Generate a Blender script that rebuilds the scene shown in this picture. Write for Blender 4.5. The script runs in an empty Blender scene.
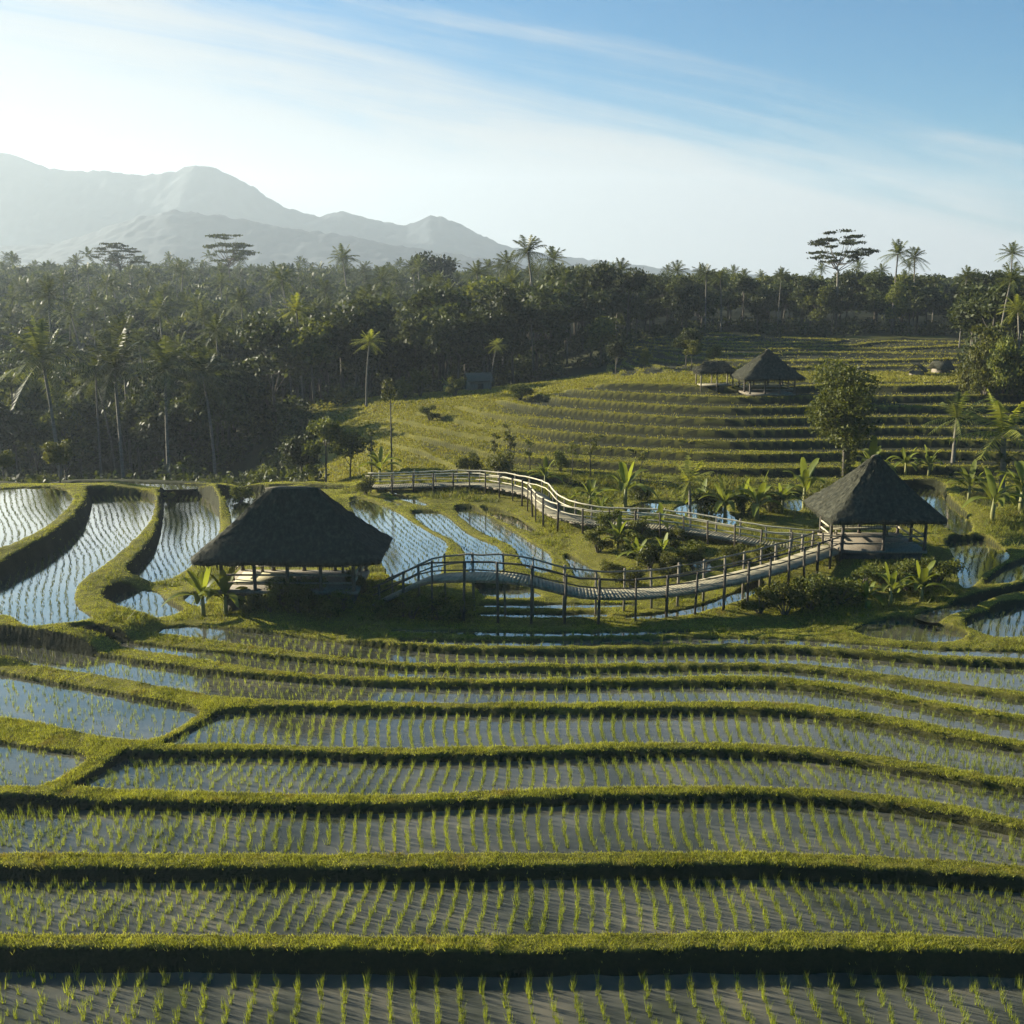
import bpy, math, random
import numpy as np
from mathutils import Vector
from mathutils.geometry import tessellate_polygon

R = math.radians
rng = np.random.default_rng(7)
random.seed(7)
C = bpy.context.scene.collection
SC = bpy.context.scene

# ------------------------------------------------------------------ camera model
H, F, PITCH = 18.0, 1100.0, R(11.66)
cp, sp = math.cos(PITCH), math.sin(PITCH)

def ray(px, py):
    a, b = (px - 512) / F, (512 - py) / F
    return a, cp + b * sp, -sp + b * cp

def at_z(px, py, z):
    d = ray(px, py); t = (z - H) / d[2]
    return d[0] * t, d[1] * t

def at_y(px, py, Y):
    d = ray(px, py); t = Y / d[1]
    return d[0] * t, Y, H + d[2] * t

# ------------------------------------------------------------------ materials
def new_mat(name):
    m = bpy.data.materials.new(name); m.use_nodes = True
    nt = m.node_tree; nt.nodes.clear()
    return m, nt, nt.nodes.new('ShaderNodeOutputMaterial')

def N(nt, kind, **kw):
    n = nt.nodes.new(kind)
    for k, v in kw.items():
        if k in n.inputs: n.inputs[k].default_value = v
        else: setattr(n, k, v)
    return n

def ramp(nt, stops):
    r = nt.nodes.new('ShaderNodeValToRGB')
    e = r.color_ramp.elements
    e[0].position, e[0].color = stops[0][0], (*stops[0][1], 1)
    e[1].position, e[1].color = stops[-1][0], (*stops[-1][1], 1)
    for p, c in stops[1:-1]:
        x = e.new(p); x.color = (*c, 1)
    return r

def leaf_mat(name, c1, c2, trans=0.45, scale=0.8, obj_var=0.35, rough=0.55, tint=(1.25, 1.2, .55), dry=None):
    m, nt, out = new_mat(name)
    L = nt.links.new
    geo = N(nt, 'ShaderNodeNewGeometry')
    tn = N(nt, 'ShaderNodeTexNoise', Scale=scale, Detail=3.0)
    L(geo.outputs['Position'], tn.inputs['Vector'])
    r = ramp(nt, [(.3, c1), (.7, c2)])
    mix = N(nt, 'ShaderNodeMath', operation='MULTIPLY_ADD'); mix.inputs[1].default_value = .45
    L(geo.outputs['Random Per Island'], mix.inputs[0]); 
    sub = N(nt, 'ShaderNodeMath', operation='MULTIPLY'); sub.inputs[1].default_value = .6
    L(tn.outputs['Fac'], sub.inputs[0]); L(sub.outputs[0], mix.inputs[2]); L(mix.outputs[0], r.inputs[0])
    col = r.outputs[0]
    if dry:
        dn = N(nt, 'ShaderNodeTexNoise', Scale=.9, Detail=6.0, Roughness=.7); L(geo.outputs['Position'], dn.inputs['Vector'])
        dm = N(nt, 'ShaderNodeMapRange'); dm.inputs[1].default_value = .54; dm.inputs[2].default_value = .70; dm.inputs[4].default_value = .75; L(dn.outputs['Fac'], dm.inputs[0])
        dx = N(nt, 'ShaderNodeMix', data_type='RGBA'); L(dm.outputs[0], dx.inputs[0]); L(col, dx.inputs[6]); dx.inputs[7].default_value = (*dry, 1); col = dx.outputs[2]
    oi = N(nt, 'ShaderNodeObjectInfo')
    mr = N(nt, 'ShaderNodeMapRange'); mr.inputs[3].default_value = 1 - obj_var; mr.inputs[4].default_value = 1 + obj_var
    L(oi.outputs['Random'], mr.inputs[0])
    hs = N(nt, 'ShaderNodeHueSaturation'); L(mr.outputs[0], hs.inputs['Value']); L(col, hs.inputs['Color'])
    p = N(nt, 'ShaderNodeBsdfPrincipled', Roughness=rough); p.inputs['Specular IOR Level'].default_value = .14
    L(hs.outputs[0], p.inputs['Base Color'])
    t = N(nt, 'ShaderNodeBsdfTranslucent')
    tm = N(nt, 'ShaderNodeMix', data_type='RGBA', blend_type='MULTIPLY'); tm.inputs[0].default_value = 1
    L(hs.outputs[0], tm.inputs[6]); tm.inputs[7].default_value = (*tint, 1); L(tm.outputs[2], t.inputs[0])
    ms = N(nt, 'ShaderNodeMixShader', Fac=trans)
    L(p.outputs[0], ms.inputs[1]); L(t.outputs[0], ms.inputs[2]); L(ms.outputs[0], out.inputs[0])
    return m

def solid_mat(name, stops, scale=(1, 1, 1), nscale=3.0, rough=.8, bump=.3, coord='Object', detail=6.0):
    m, nt, out = new_mat(name); L = nt.links.new
    tc = N(nt, 'ShaderNodeTexCoord'); mp = N(nt, 'ShaderNodeMapping'); mp.inputs['Scale'].default_value = scale
    L(tc.outputs[coord], mp.inputs[0])
    tn = N(nt, 'ShaderNodeTexNoise', Scale=nscale, Detail=detail, Roughness=.65); L(mp.outputs[0], tn.inputs['Vector'])
    r = ramp(nt, stops); L(tn.outputs['Fac'], r.inputs[0])
    p = N(nt, 'ShaderNodeBsdfPrincipled', Roughness=rough); p.inputs['Specular IOR Level'].default_value = .25
    L(r.outputs[0], p.inputs['Base Color'])
    b = N(nt, 'ShaderNodeBump', Strength=bump, Distance=.06); L(tn.outputs['Fac'], b.inputs['Height']); L(b.outputs[0], p.inputs['Normal'])
    L(p.outputs[0], out.inputs[0])
    return m

M = {}
M['grass'] = leaf_mat('bund_grass', (.12, .13, .02), (.34, .35, .06), .5, .5, 0.0, dry=(.20, .14, .045))
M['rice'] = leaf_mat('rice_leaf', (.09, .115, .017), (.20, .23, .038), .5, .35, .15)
M['far_rice'] = leaf_mat('far_rice_leaf', (.030, .042, .012), (.085, .10, .022), .3, .3, 0)  # darker green for the rice farther out
M['weed'] = leaf_mat('weed_leaf', (.05, .065, .013), (.20, .21, .04), .45, .6, 0, dry=(.20, .15, .05))
M['hill_grass'] = leaf_mat('hill_grass', (.10, .10, .016), (.24, .23, .04), .4, .15, 0.0, dry=(.17, .12, .04))
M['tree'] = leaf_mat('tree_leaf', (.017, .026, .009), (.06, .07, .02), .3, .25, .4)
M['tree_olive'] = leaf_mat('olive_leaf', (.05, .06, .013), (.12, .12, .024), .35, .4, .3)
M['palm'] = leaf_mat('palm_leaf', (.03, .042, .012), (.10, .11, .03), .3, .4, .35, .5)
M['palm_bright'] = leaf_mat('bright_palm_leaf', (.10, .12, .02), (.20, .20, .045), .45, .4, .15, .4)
M['banana'] = leaf_mat('banana_leaf', (.05, .075, .013), (.17, .19, .035), .45, 1.2, .3, .45)
M['bush'] = leaf_mat('bush_leaf', (.035, .048, .011), (.12, .13, .026), .35, .8, .35)
M['trunk'] = solid_mat('bark', [(.3, (.04, .034, .025)), (.7, (.12, .105, .08))], (1, 1, .3), 5, .9, .5)
M['palm_trunk'] = solid_mat('palm_bark', [(.3, (.065, .058, .045)), (.7, (.19, .17, .135))], (1, 1, 5), 1.5, .9, .4)
M['stem'] = solid_mat('banana_stem', [(.3, (.09, .10, .03)), (.7, (.22, .2, .07))], (1, 1, .3), 6, .6, .2)
M['thatch'] = solid_mat('thatch', [(.3, (.017, .018, .011)), (.5, (.036, .036, .022)), (.75, (.082, .078, .05))], (3.5, 3.5, .9), 1.3, .95, .8)
M['ridge'] = solid_mat('ridge_thatch', [(.3, (.06, .055, .04)), (.7, (.15, .13, .09))], (6, 6, 6), 2, .95, .6)
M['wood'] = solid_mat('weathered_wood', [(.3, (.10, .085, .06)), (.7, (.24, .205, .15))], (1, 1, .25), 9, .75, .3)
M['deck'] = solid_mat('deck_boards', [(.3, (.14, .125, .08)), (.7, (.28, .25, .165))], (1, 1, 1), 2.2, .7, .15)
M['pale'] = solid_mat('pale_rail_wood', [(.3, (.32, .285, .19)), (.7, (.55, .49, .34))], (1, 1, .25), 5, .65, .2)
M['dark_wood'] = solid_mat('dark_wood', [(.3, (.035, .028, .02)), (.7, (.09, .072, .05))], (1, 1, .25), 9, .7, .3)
M['stone'] = solid_mat('plinth_stone', [(.3, (.03, .03, .024)), (.7, (.085, .08, .065))], (1, 1, 1), 2.5, .9, .5)
M['mat'] = solid_mat('woven_mat', [(.3, (.34, .31, .18)), (.7, (.5, .46, .3))], (1, 6, 1), 4, .8, .2)
M['tin'] = solid_mat('grey_roofing', [(.3, (.13, .13, .12)), (.7, (.3, .3, .28))], (1, 1, 1), 2, .6, .1)

# ------------------------------------------------------------------ mesh helpers
def np_mesh(name, verts, quads=None, tris=None, smooth=False):
    me = bpy.data.meshes.new(name)
    verts = np.asarray(verts, dtype=np.float32).reshape(-1, 3)
    parts, tot = [], []
    if quads is not None and len(quads):
        q = np.asarray(quads, dtype=np.int32).reshape(-1, 4); parts.append(q.ravel()); tot.append(np.full(len(q), 4, np.int32))
    if tris is not None and len(tris):
        t = np.asarray(tris, dtype=np.int32).reshape(-1, 3); parts.append(t.ravel()); tot.append(np.full(len(t), 3, np.int32))
    loops = np.concatenate(parts); tot = np.concatenate(tot)
    start = np.concatenate([[0], np.cumsum(tot)[:-1]]).astype(np.int32)
    me.vertices.add(len(verts)); me.vertices.foreach_set('co', verts.ravel())
    me.loops.add(len(loops)); me.loops.foreach_set('vertex_index', loops)
    me.polygons.add(len(tot)); me.polygons.foreach_set('loop_start', start)
    me.polygons.foreach_set('loop_total', tot)
    if smooth: me.polygons.foreach_set('use_smooth', np.ones(len(tot), bool))
    me.update(calc_edges=True)
    return me

def link(name, me, mat=None, parent=None):
    o = bpy.data.objects.new(name, me); C.objects.link(o)
    if mat is not None and me is not None and not me.materials: me.materials.append(mat)
    if parent is not None: o.parent = parent
    return o

def tag(o, label=None, cat=None, group=None, kind=None):
    if label: o['label'] = label
    if cat: o['category'] = cat
    if group: o['group'] = group
    if kind: o['kind'] = kind
    return o

def empty(name, loc, rz=0.0, sc=1.0):
    o = bpy.data.objects.new(name, None); C.objects.link(o)
    o.location = loc; o.rotation_euler = (0, 0, rz); o.scale = (sc, sc, sc); o.empty_display_size = .3
    return o

class MB:
    """collects boxes, beams and tubes into one mesh"""
    def __init__(s): s.v, s.q, s.t = [], [], []
    def add(s, verts, quads=(), tris=()):
        b = len(s.v); s.v.extend([tuple(v) for v in verts])
        s.q.extend([tuple(i + b for i in f) for f in quads]); s.t.extend([tuple(i + b for i in f) for f in tris])
    def beam(s, p, q, w, h=None, up=(0, 0, 1)):
        h = w if h is None else h
        p, q = Vector(p), Vector(q); d = (q - p).normalized(); u = Vector(up)
        if abs(d.dot(u)) > .95: u = Vector((1, 0, 0)) if abs(d.x) < .5 else Vector((0, 1, 0))
        r = d.cross(u).normalized(); u = r.cross(d).normalized()
        vs = [c + r * (sx * w / 2) + u * (sy * h / 2) for c in (p, q) for sx, sy in ((-1, -1), (1, -1), (1, 1), (-1, 1))]
        s.add(vs, [(3, 2, 1, 0), (4, 5, 6, 7), (0, 1, 5, 4), (1, 2, 6, 5), (2, 3, 7, 6), (3, 0, 4, 7)])
    def box(s, c, d):
        x, y, z = c; a, b, e = d[0] / 2, d[1] / 2, d[2] / 2
        s.beam((x, y, z - e), (x, y, z + e), 2 * b, 2 * a) if False else s.add(
            [(x + i * a, y + j * b, z + k * e) for k in (-1, 1) for i, j in ((-1, -1), (1, -1), (1, 1), (-1, 1))],
            [(3, 2, 1, 0), (4, 5, 6, 7), (0, 1, 5, 4), (1, 2, 6, 5), (2, 3, 7, 6), (3, 0, 4, 7)])
    def tube(s, pts, radii, n=8):
        pts = [Vector(p) for p in pts]; base = len(s.v); L = len(pts)
        for i, p in enumerate(pts):
            d = (pts[min(i + 1, L - 1)] - pts[max(i - 1, 0)]).normalized()
            u = Vector((1, 0, 0)) if abs(d.x) < .9 else Vector((0, 1, 0))
            r = d.cross(u).normalized(); u = r.cross(d).normalized()
            rr = radii[i] if hasattr(radii, '__len__') else radii
            for k in range(n):
                a = 2 * math.pi * k / n; s.v.append(tuple(p + r * (math.cos(a) * rr) + u * (math.sin(a) * rr)))
        for i in range(L - 1):
            for k in range(n):
                a, b = base + i * n + k, base + i * n + (k + 1) % n
                s.q.append((a, b, b + n, a + n))
        for ring, rev in ((0, True), (L - 1, False)):
            c = len(s.v); s.v.append(tuple(pts[ring]))
            for k in range(n):
                a, b = base + ring * n + k, base + ring * n + (k + 1) % n
                s.t.append((c, b, a) if rev else (c, a, b))
    def build(s, name, mat, parent=None, smooth=False):
        return link(name, np_mesh(name, s.v, s.q, s.t, smooth), mat, parent)

# ------------------------------------------------------------------ noise
def vnoise(x, y, seed=0):
    x = np.asarray(x, float); y = np.asarray(y, float)
    xi, yi = np.floor(x).astype(np.int64), np.floor(y).astype(np.int64)
    fx, fy = x - xi, y - yi
    fx, fy = fx * fx * (3 - 2 * fx), fy * fy * (3 - 2 * fy)
    def h(a, b):
        n = (a * 374761393 + b * 668265263 + seed * 974711) & 0x7fffffff
        n = ((n ^ (n >> 13)) * 1274126177) & 0x7fffffff
        return ((n ^ (n >> 16)) & 0xffff) / 65535.0
    return (h(xi, yi) * (1 - fx) + h(xi + 1, yi) * fx) * (1 - fy) + (h(xi, yi + 1) * (1 - fx) + h(xi + 1, yi + 1) * fx) * fy

def fbm(x, y, oct=4, seed=0):
    s, a, t = 0, 1, 0
    for o in range(oct):
        s = s + a * vnoise(x * 2 ** o, y * 2 ** o, seed + o); t += a; a *= .5
    return s / t * 2 - 1

def smooth01(x):
    x = np.clip(x, 0, 1); return x * x * (3 - 2 * x)

# ------------------------------------------------------------------ paddies (waterlines, each at its own level)
def chaikin(p, closed, it=2):
    p = np.asarray(p, float)
    for _ in range(it):
        if closed:
            q = np.roll(p, -1, axis=0)
            p = np.stack([.75 * p + .25 * q, .25 * p + .75 * q], 1).reshape(-1, 2)
        else:
            a, b = p[:-1], p[1:]
            m = np.stack([.75 * a + .25 * b, .25 * a + .75 * b], 1).reshape(-1, 2)
            p = np.concatenate([p[:1], m[1:-1], p[-1:]])
    return p

PAD = []   # dict: z, pts, row spacing, row step, rice height
def pad(z, px, row=.5, step=.28, hgt=.3, dens=1.0, smooth=2):
    w = np.array([at_z(x, y, z) for x, y in px])
    PAD.append(dict(z=z, pts=chaikin(w, True, smooth), row=row, step=step, h=hgt, dens=dens))

def wider(l):
    if l[0][0] <= -150: l = [(-620, l[0][1])] + l
    if l[-1][0] >= 1150: l = l + [(1700, l[-1][1] + 55)]
    return l

def strip(z, far, near, **kw):
    far, near = wider(list(far)), wider(list(near))
    f = chaikin(np.array([at_z(x, y, z) for x, y in far]), False)
    n = chaikin(np.array([at_z(x, y, z) for x, y in near]), False)
    d = dict(row=.55, step=.28, h=.34, dens=1.0); d.update(kw)
    PAD.append(dict(z=z, pts=np.concatenate([f, n[::-1]]), **d))

A_U = [(-160, 938), (0, 936), (256, 935), (400, 938), (512, 937), (656, 934), (768, 932), (900, 934), (1024, 940), (1190, 952)]
A_L = [(-160, 973), (0, 972), (256, 974), (400, 977), (512, 977), (656, 975), (768, 974), (900, 975), (1024, 980), (1190, 991)]
B_U = [(-160, 853), (0, 854), (256, 855), (400, 855), (512, 854), (650, 853), (768, 853), (880, 857), (960, 862), (1024, 867), (1190, 882)]
B_L = [(-160, 882), (0, 882), (256, 884), (400, 883), (512, 882), (650, 880), (768, 880), (880, 884), (960, 889), (1024, 894), (1190, 910)]
C_U = [(-160, 789), (0, 790), (128, 791), (256, 794), (380, 797), (512, 791), (640, 787), (768, 788), (840, 791), (900, 797), (960, 807), (1024, 821), (1190, 852)]
C_L = [(-160, 808), (0, 809), (128, 811), (256, 813), (380, 815), (512, 808), (640, 804), (768, 804), (840, 808), (900, 815), (960, 825), (1024, 839), (1190, 872)]
D_U = [(166, 745), (256, 745), (380, 750), (512, 748), (640, 743), (768, 745), (860, 753), (940, 768), (1024, 781), (1190, 803)]
D_L = [(127, 760), (256, 758), (380, 763), (512, 762), (640, 757), (768, 759), (860, 768), (940, 783), (1024, 796), (1190, 820)]
E_U = [(256, 701), (380, 703), (512, 705), (640, 703), (768, 702), (860, 711), (940, 727), (1024, 743), (1190, 770)]
E_L = [(221, 715), (256, 713), (380, 714), (512, 716), (640, 715), (768, 715), (860, 725), (940, 741), (1024, 754), (1190, 781)]
G_U = [(-160, 600), (0, 622), (60, 637), (100, 645), (150, 654), (200, 661), (256, 669), (320, 676), (400, 679), (512, 681), (640, 679), (768, 677), (860, 686), (940, 703), (1024, 717), (1190, 744)]
G_L = [(-160, 628), (0, 644), (76, 654), (152, 667), (256, 681), (380, 688), (512, 690), (640, 688), (768, 687), (860, 697), (940, 713), (1024, 727), (1190, 755)]
H1_U = [(97, 629), (150, 635), (200, 640), (256, 647), (320, 655), (400, 664), (512, 666), (640, 665), (768, 663), (860, 670), (940, 683), (1024, 692), (1190, 714)]
H1_L = [(92, 638), (152, 647), (256, 658), (320, 664), (400, 671), (512, 673), (640, 672), (768, 670), (860, 679), (940, 692), (1024, 701), (1190, 724)]
H2_U = [(395, 645), (440, 647), (512, 649), (640, 648), (768, 646), (860, 652), (940, 658), (1024, 661), (1190, 672)]
H2_L = [(165, 628), (190, 626), (256, 633), (320, 641), (360, 647), (440, 654), (512, 656), (640, 655), (768, 653), (860, 659), (940, 666), (1024, 669), (1190, 681)]

strip(-2.55, A_L, [(-160, 1120), (256, 1120), (768, 1120), (1190, 1125)], row=.69, step=.19, h=.42)
strip(-1.9, B_L, A_U, row=.50, step=.16, h=.38)
strip(-1.48, C_L, B_U, row=.48, step=.16, h=.36)
strip(-1.2, D_L, [(76, 789), (128, 790)] + C_U[3:], row=.49, step=.17, h=.32)
strip(-.95, E_L, D_U, row=.49, step=.17, h=.32)
pad(-1.05, [(-160, 725), (0, 744), (38, 751), (91, 758), (70, 773), (44, 787), (0, 787), (-160, 787)], row=.5, step=.4, smooth=1)
pad(-.88, [(-160, 652), (0, 676), (76, 689), (152, 703), (204, 712), (186, 724), (156, 741), (122, 741), (89, 735), (38, 723), (0, 718), (-160, 694)], row=.5, step=.4, smooth=1)
strip(-.73, G_L, [(-160, 646), (0, 660), (76, 672), (152, 685), (215, 697)] + E_U, row=.5, step=.3, h=.32)
strip(-.54, H1_L, [(76, 640), (100, 643), (150, 652), (200, 659)] + G_U[6:], row=.5, step=.28, h=.32)
strip(-.41, H2_L, [(158, 633), (200, 639)] + H1_U[3:], row=.5, step=.24, h=.26)
strip(-.17, [(400, 640), (440, 641), (512, 642), (640, 640), (768, 638), (860, 645), (940, 651), (1024, 652), (1190, 662)],
      [(400, 643), (440, 645), (512, 647), (640, 646), (768, 644), (860, 650), (940, 656), (1024, 659), (1190, 670)], row=.5, step=.26, h=.22)
strip(-.1, [(392, 630), (450, 631), (512, 633), (600, 633), (690, 631)], [(392, 632), (450, 634.5), (512, 637), (600, 637), (690, 634)], row=.5, step=.26, h=.22)
FRONT = len(PAD)
# left paddies
kw = dict(row=.42, step=.17, hgt=.16)
pad(1.3, [(6, 489), (61, 487), (73, 497), (70, 507), (42, 531), (0, 550), (-120, 583), (-120, 496)], **kw)
pad(.22, [(89, 495), (150, 496), (156, 503), (150, 523), (127, 547), (101, 568), (77, 584), (72, 598), (79, 611), (98, 620), (35, 627), (23, 625), (14, 618), (0, 615), (-120, 606), (-120, 612), (0, 582), (18, 571), (50, 554), (75, 536), (91, 515), (92, 501)], **kw)
pad(-.55, [(163, 495), (201, 495), (216, 507), (220, 521), (219, 535), (196, 563), (178, 577), (158, 583), (124, 583), (143, 566), (161, 543), (165, 503)], **kw)
pad(-.5, [(117, 592), (155, 590), (165, 602), (190, 615), (141, 620), (124, 616), (103, 607)], **kw)
pad(-.4, [(219, 493), (262, 491), (280, 500), (310, 520), (300, 545), (240, 545), (233, 525), (229, 508)], **kw)
pad(-.35, [(183, 600), (196, 592), (206, 596), (207, 606), (194, 607)], **kw)
pad(.05, [(62, 482), (140, 483), (209, 486), (209, 488.5), (150, 490), (92, 488)], **kw)
pad(.2, [(270, 485), (330, 486), (372, 489), (372, 491), (330, 490), (270, 488)], **kw)
# middle paddies
pad(.6, [(348, 497), (370, 500), (400, 514), (423, 530), (446, 541), (447, 549), (441, 559), (442, 573), (428, 585), (395, 585), (380, 560), (372, 540), (355, 515)], **kw)
pad(.4, [(409, 512), (441, 512), (454, 523), (469, 536), (502, 548), (503, 562), (500, 576), (466, 576), (466, 560), (462, 547), (431, 532), (418, 522)], **kw)
pad(.15, [(454, 509), (474, 508), (487, 516), (507, 528), (532, 544), (550, 554), (551, 566), (549, 574), (530, 574), (522, 563), (517, 551), (494, 541), (471, 529), (459, 518)], **kw)
pad(.2, [(479, 508), (509, 513), (522, 521), (540, 534), (522, 530), (502, 521.5), (487, 513)], **kw)
pad(.05, [(563, 554), (583, 564), (603, 577), (596, 581), (578, 579), (571, 568)], **kw)
pad(.55, [(382, 490.5), (395, 492), (436, 507), (413, 505)], **kw)
pad(.5, [(380, 496.5), (404, 506), (402, 508), (380, 501)], **kw)
pad(.0, [(476, 588), (530, 590), (545, 597), (520, 600), (476, 596)], **kw)
pad(-.05, [(478, 604), (560, 605), (640, 604), (640, 607), (560, 609), (478, 608)], **kw)
pad(-.08, [(478, 613), (560, 614), (610, 614), (610, 617), (560, 618.5), (478, 617.5)], **kw)
pad(-.05, [(620, 617), (660, 615), (700, 607), (740, 592), (763, 584), (765, 590), (735, 604), (680, 618), (635, 621)], **kw)
pad(.1, [(689, 563), (702, 559), (712, 563), (708, 575), (692, 576)], **kw)
# right paddies
pad(.9, [(626, 509), (640, 504), (661, 502), (657, 513), (640, 518), (628, 515)], **kw)
pad(.9, [(672, 508), (700, 501), (722, 505), (735, 519), (744, 524), (735, 527), (705, 520), (678, 516)], **kw)
pad(.9, [(774, 497), (805, 494), (814, 500), (800, 513), (783, 509)], **kw)
pad(.9, [(895, 488), (943, 489), (944, 499), (958, 511), (971, 520), (972, 534), (955, 535), (940, 522), (925, 512), (895, 502)], **kw)
pad(1.3, [(957, 490), (983, 490), (994, 496), (999, 510), (983, 506), (965, 499)], **kw)
pad(.5, [(946, 542), (983, 540), (996, 546), (1012, 555), (1002, 564), (983, 574), (974, 586), (963, 591), (958, 574), (955, 559), (950, 550)], **kw)
pad(.3, [(985, 584), (1008, 567), (1040, 557), (1120, 540), (1120, 563), (1040, 575), (1015, 583), (985, 590)], **kw)
pad(0.1, [(910, 616), (930, 611), (983, 600), (1023, 589), (1120, 566), (1120, 574), (1023, 594), (985, 605), (946, 617), (936, 624)], **kw)
pad(-.1, [(958, 627), (983, 616), (1023, 606), (1120, 583), (1120, 640), (1023, 637), (1000, 639), (981, 634)], row=.42, step=.22, hgt=.3)
pad(-.15, [(850, 631), (875, 621), (910, 620), (940, 628), (972, 636), (950, 644), (904, 642), (870, 638)], row=.42, step=.22, hgt=.3)

for p in PAD:
    p['lo'], p['hi'] = p['pts'].min(0), p['pts'].max(0)

def poly_dist(P, pts):
    """signed distance of points P (n,2) to closed polygon (negative inside)"""
    d2 = np.full(len(P), 1e18); ins = np.zeros(len(P), bool)
    a = pts; b = np.roll(pts, -1, axis=0)
    for (x1, y1), (x2, y2) in zip(a, b):
        dx, dy = x2 - x1, y2 - y1; L = dx * dx + dy * dy + 1e-12
        t = np.clip(((P[:, 0] - x1) * dx + (P[:, 1] - y1) * dy) / L, 0, 1)
        ex, ey = P[:, 0] - x1 - t * dx, P[:, 1] - y1 - t * dy
        d2 = np.minimum(d2, ex * ex + ey * ey)
        c = ((y1 > P[:, 1]) != (y2 > P[:, 1]))
        if c.any():
            xx = x1 + (P[:, 1] - y1) * dx / (dy if abs(dy) > 1e-12 else 1e-12)
            ins ^= c & (P[:, 0] < xx)
    d = np.sqrt(d2)
    return np.where(ins, -d, d)

# ------------------------------------------------------------------ smooth base relief (RBF over azimuth / log distance)
def xy(px, Y, z=0.0):
    w = Y * cp + (H - z) * sp
    return (px - 512) / F * w, Y

CTRL = []
def c(px, Y, z): CTRL.append((*xy(px, Y, z), z))
for p in PAD[:FRONT]:
    pts = p['pts']
    for k in range(0, len(pts), max(1, len(pts) // 8)):
        CTRL.append((*pts[k], p['z'] - .35))
for p in PAD[FRONT:]:
    m = p['pts'].mean(0); CTRL.append((m[0], m[1], p['z'] - .2))
for t in [(-300, 25, -4.2), (512, 22, -4.4), (1300, 25, -4.2),
          # rim of the left plateau, then the valley
          (-250, 94, 1.0), (0, 97, .9), (120, 97, .9), (220, 96, .9), (300, 96, .8), (370, 96, .8),
          (-250, 110, -4), (0, 108, -3.5), (200, 108, -3.5), (300, 107, -2.6), (-300, 150, -9), (0, 140, -9), (150, 145, -9), (250, 130, -6.5), (300, 120, -3),
          (-300, 250, -4), (0, 250, -3), (200, 250, -2.5), (330, 190, -3), (400, 180, -1), (0, 350, 4), (250, 350, 4),
          (-300, 500, 13), (0, 500, 13.5), (250, 500, 12), (512, 500, 10), (780, 500, 9), (1000, 500, 9), (1300, 500, 9),
          # the terraced hill
          (330, 113, -.6), (380, 104, .3), (420, 110, 1.3), (420, 130, 3.3), (330, 130, .9), (300, 148, 2.0), (370, 146, 3.2), (480, 140, 4.7), (430, 100, .9),
          (600, 130, 6.3), (760, 125, 6.7), (900, 125, 6.7), (1000, 125, 6.7), (1250, 125, 6.7), (560, 95, 1.3), (560, 110, 3.4),
          (620, 92, 1.2), (700, 89, 1.1), (800, 89, 1.1), (900, 91, 1.3), (1000, 91, 1.5), (1200, 92, 1.5), (700, 107, 3.9), (900, 108, 4.0), (1050, 108, 4.0), (1200, 108, 4.0),
          (700, 140, 6.9), (800, 140, 6.9), (900, 140, 6.9), (1000, 142, 7.2), (520, 165, 3.6), (570, 150, 5.4), (580, 180, 5.2),
          (640, 165, 7.5), (800, 165, 7.9), (950, 165, 7.8), (630, 190, 8.3), (700, 201, 9.3), (850, 201, 9.3), (950, 197, 9.2), (1100, 190, 9), (1250, 190, 9),
          (700, 235, 8.8), (900, 235, 8.8), (1100, 235, 8.8), (430, 260, 0), (520, 260, 3), (520, 350, 6), (700, 330, 8.5), (1000, 330, 8.5), (1300, 330, 8.5),
          (0, 800, 8), (512, 800, 6), (1000, 800, 4), (0, 2500, 0), (512, 2500, 0), (1000, 2500, 0), (-400, 1500, 0), (1400, 1500, 0),
          # mounds that carry the pavilions and the banks beside the walkways
          (300, 61, .45), (260, 60, .4), (350, 61, .4), (875, 71, .8), (845, 70, .7), (905, 72, .8), (930, 68, .5), (860, 64, .25), (800, 67, .5), (640, 69, .5), (600, 72, .6), (660, 66, .3), (760, 66, .4), (640, 80, 1.1), (560, 84, .9), (540, 90, 1.0), (480, 93, 1.0), (720, 81, 1.1), (770, 82, 1.1)]:
    c(*t)
CTRL = np.array(CTRL)

def warp(x, y):
    r = np.hypot(x, y) + 1e-6
    return np.stack([np.arctan2(x, y) * 1.3, np.log(r)], -1)

cw = warp(CTRL[:, 0], CTRL[:, 1])
n = len(cw)
Kd = np.hypot(cw[:, None, 0] - cw[None, :, 0], cw[:, None, 1] - cw[None, :, 1])
A_ = np.zeros((n + 3, n + 3)); A_[:n, :n] = Kd - np.eye(n) * .004
A_[:n, n] = 1; A_[:n, n + 1:] = cw; A_[n, :n] = 1; A_[n + 1:, :n] = cw.T
W_ = np.linalg.solve(A_, np.concatenate([CTRL[:, 2], np.zeros(3)]))

def base_h(x, y):
    x = np.asarray(x, float); y = np.asarray(y, float); out = np.empty(len(x))
    for s in range(0, len(x), 40000):
        w = warp(x[s:s + 40000], y[s:s + 40000])
        d = np.hypot(w[:, None, 0] - cw[None, :, 0], w[:, None, 1] - cw[None, :, 1])
        out[s:s + 40000] = d @ W_[:n] + W_[n] + w @ W_[n + 1:]
    return out

def pxof(x, y, z):
    w = y * cp + (H - z) * sp
    return 512 + F * x / w

def hill_mask(x, y, b):
    """1 on the stepped hillside, 0 elsewhere"""
    px = pxof(x, y, b)
    lower = smooth01((y - 89) / 5) * (1 - smooth01((y - 128) / 4)) * smooth01((px - 330) / 80)
    upper = smooth01((y - 141) / 4) * (1 - smooth01((y - 202) / 6)) * smooth01((px - 600) / 25) * (1 - smooth01((px - 985) / 60))
    return lower, upper

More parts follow.
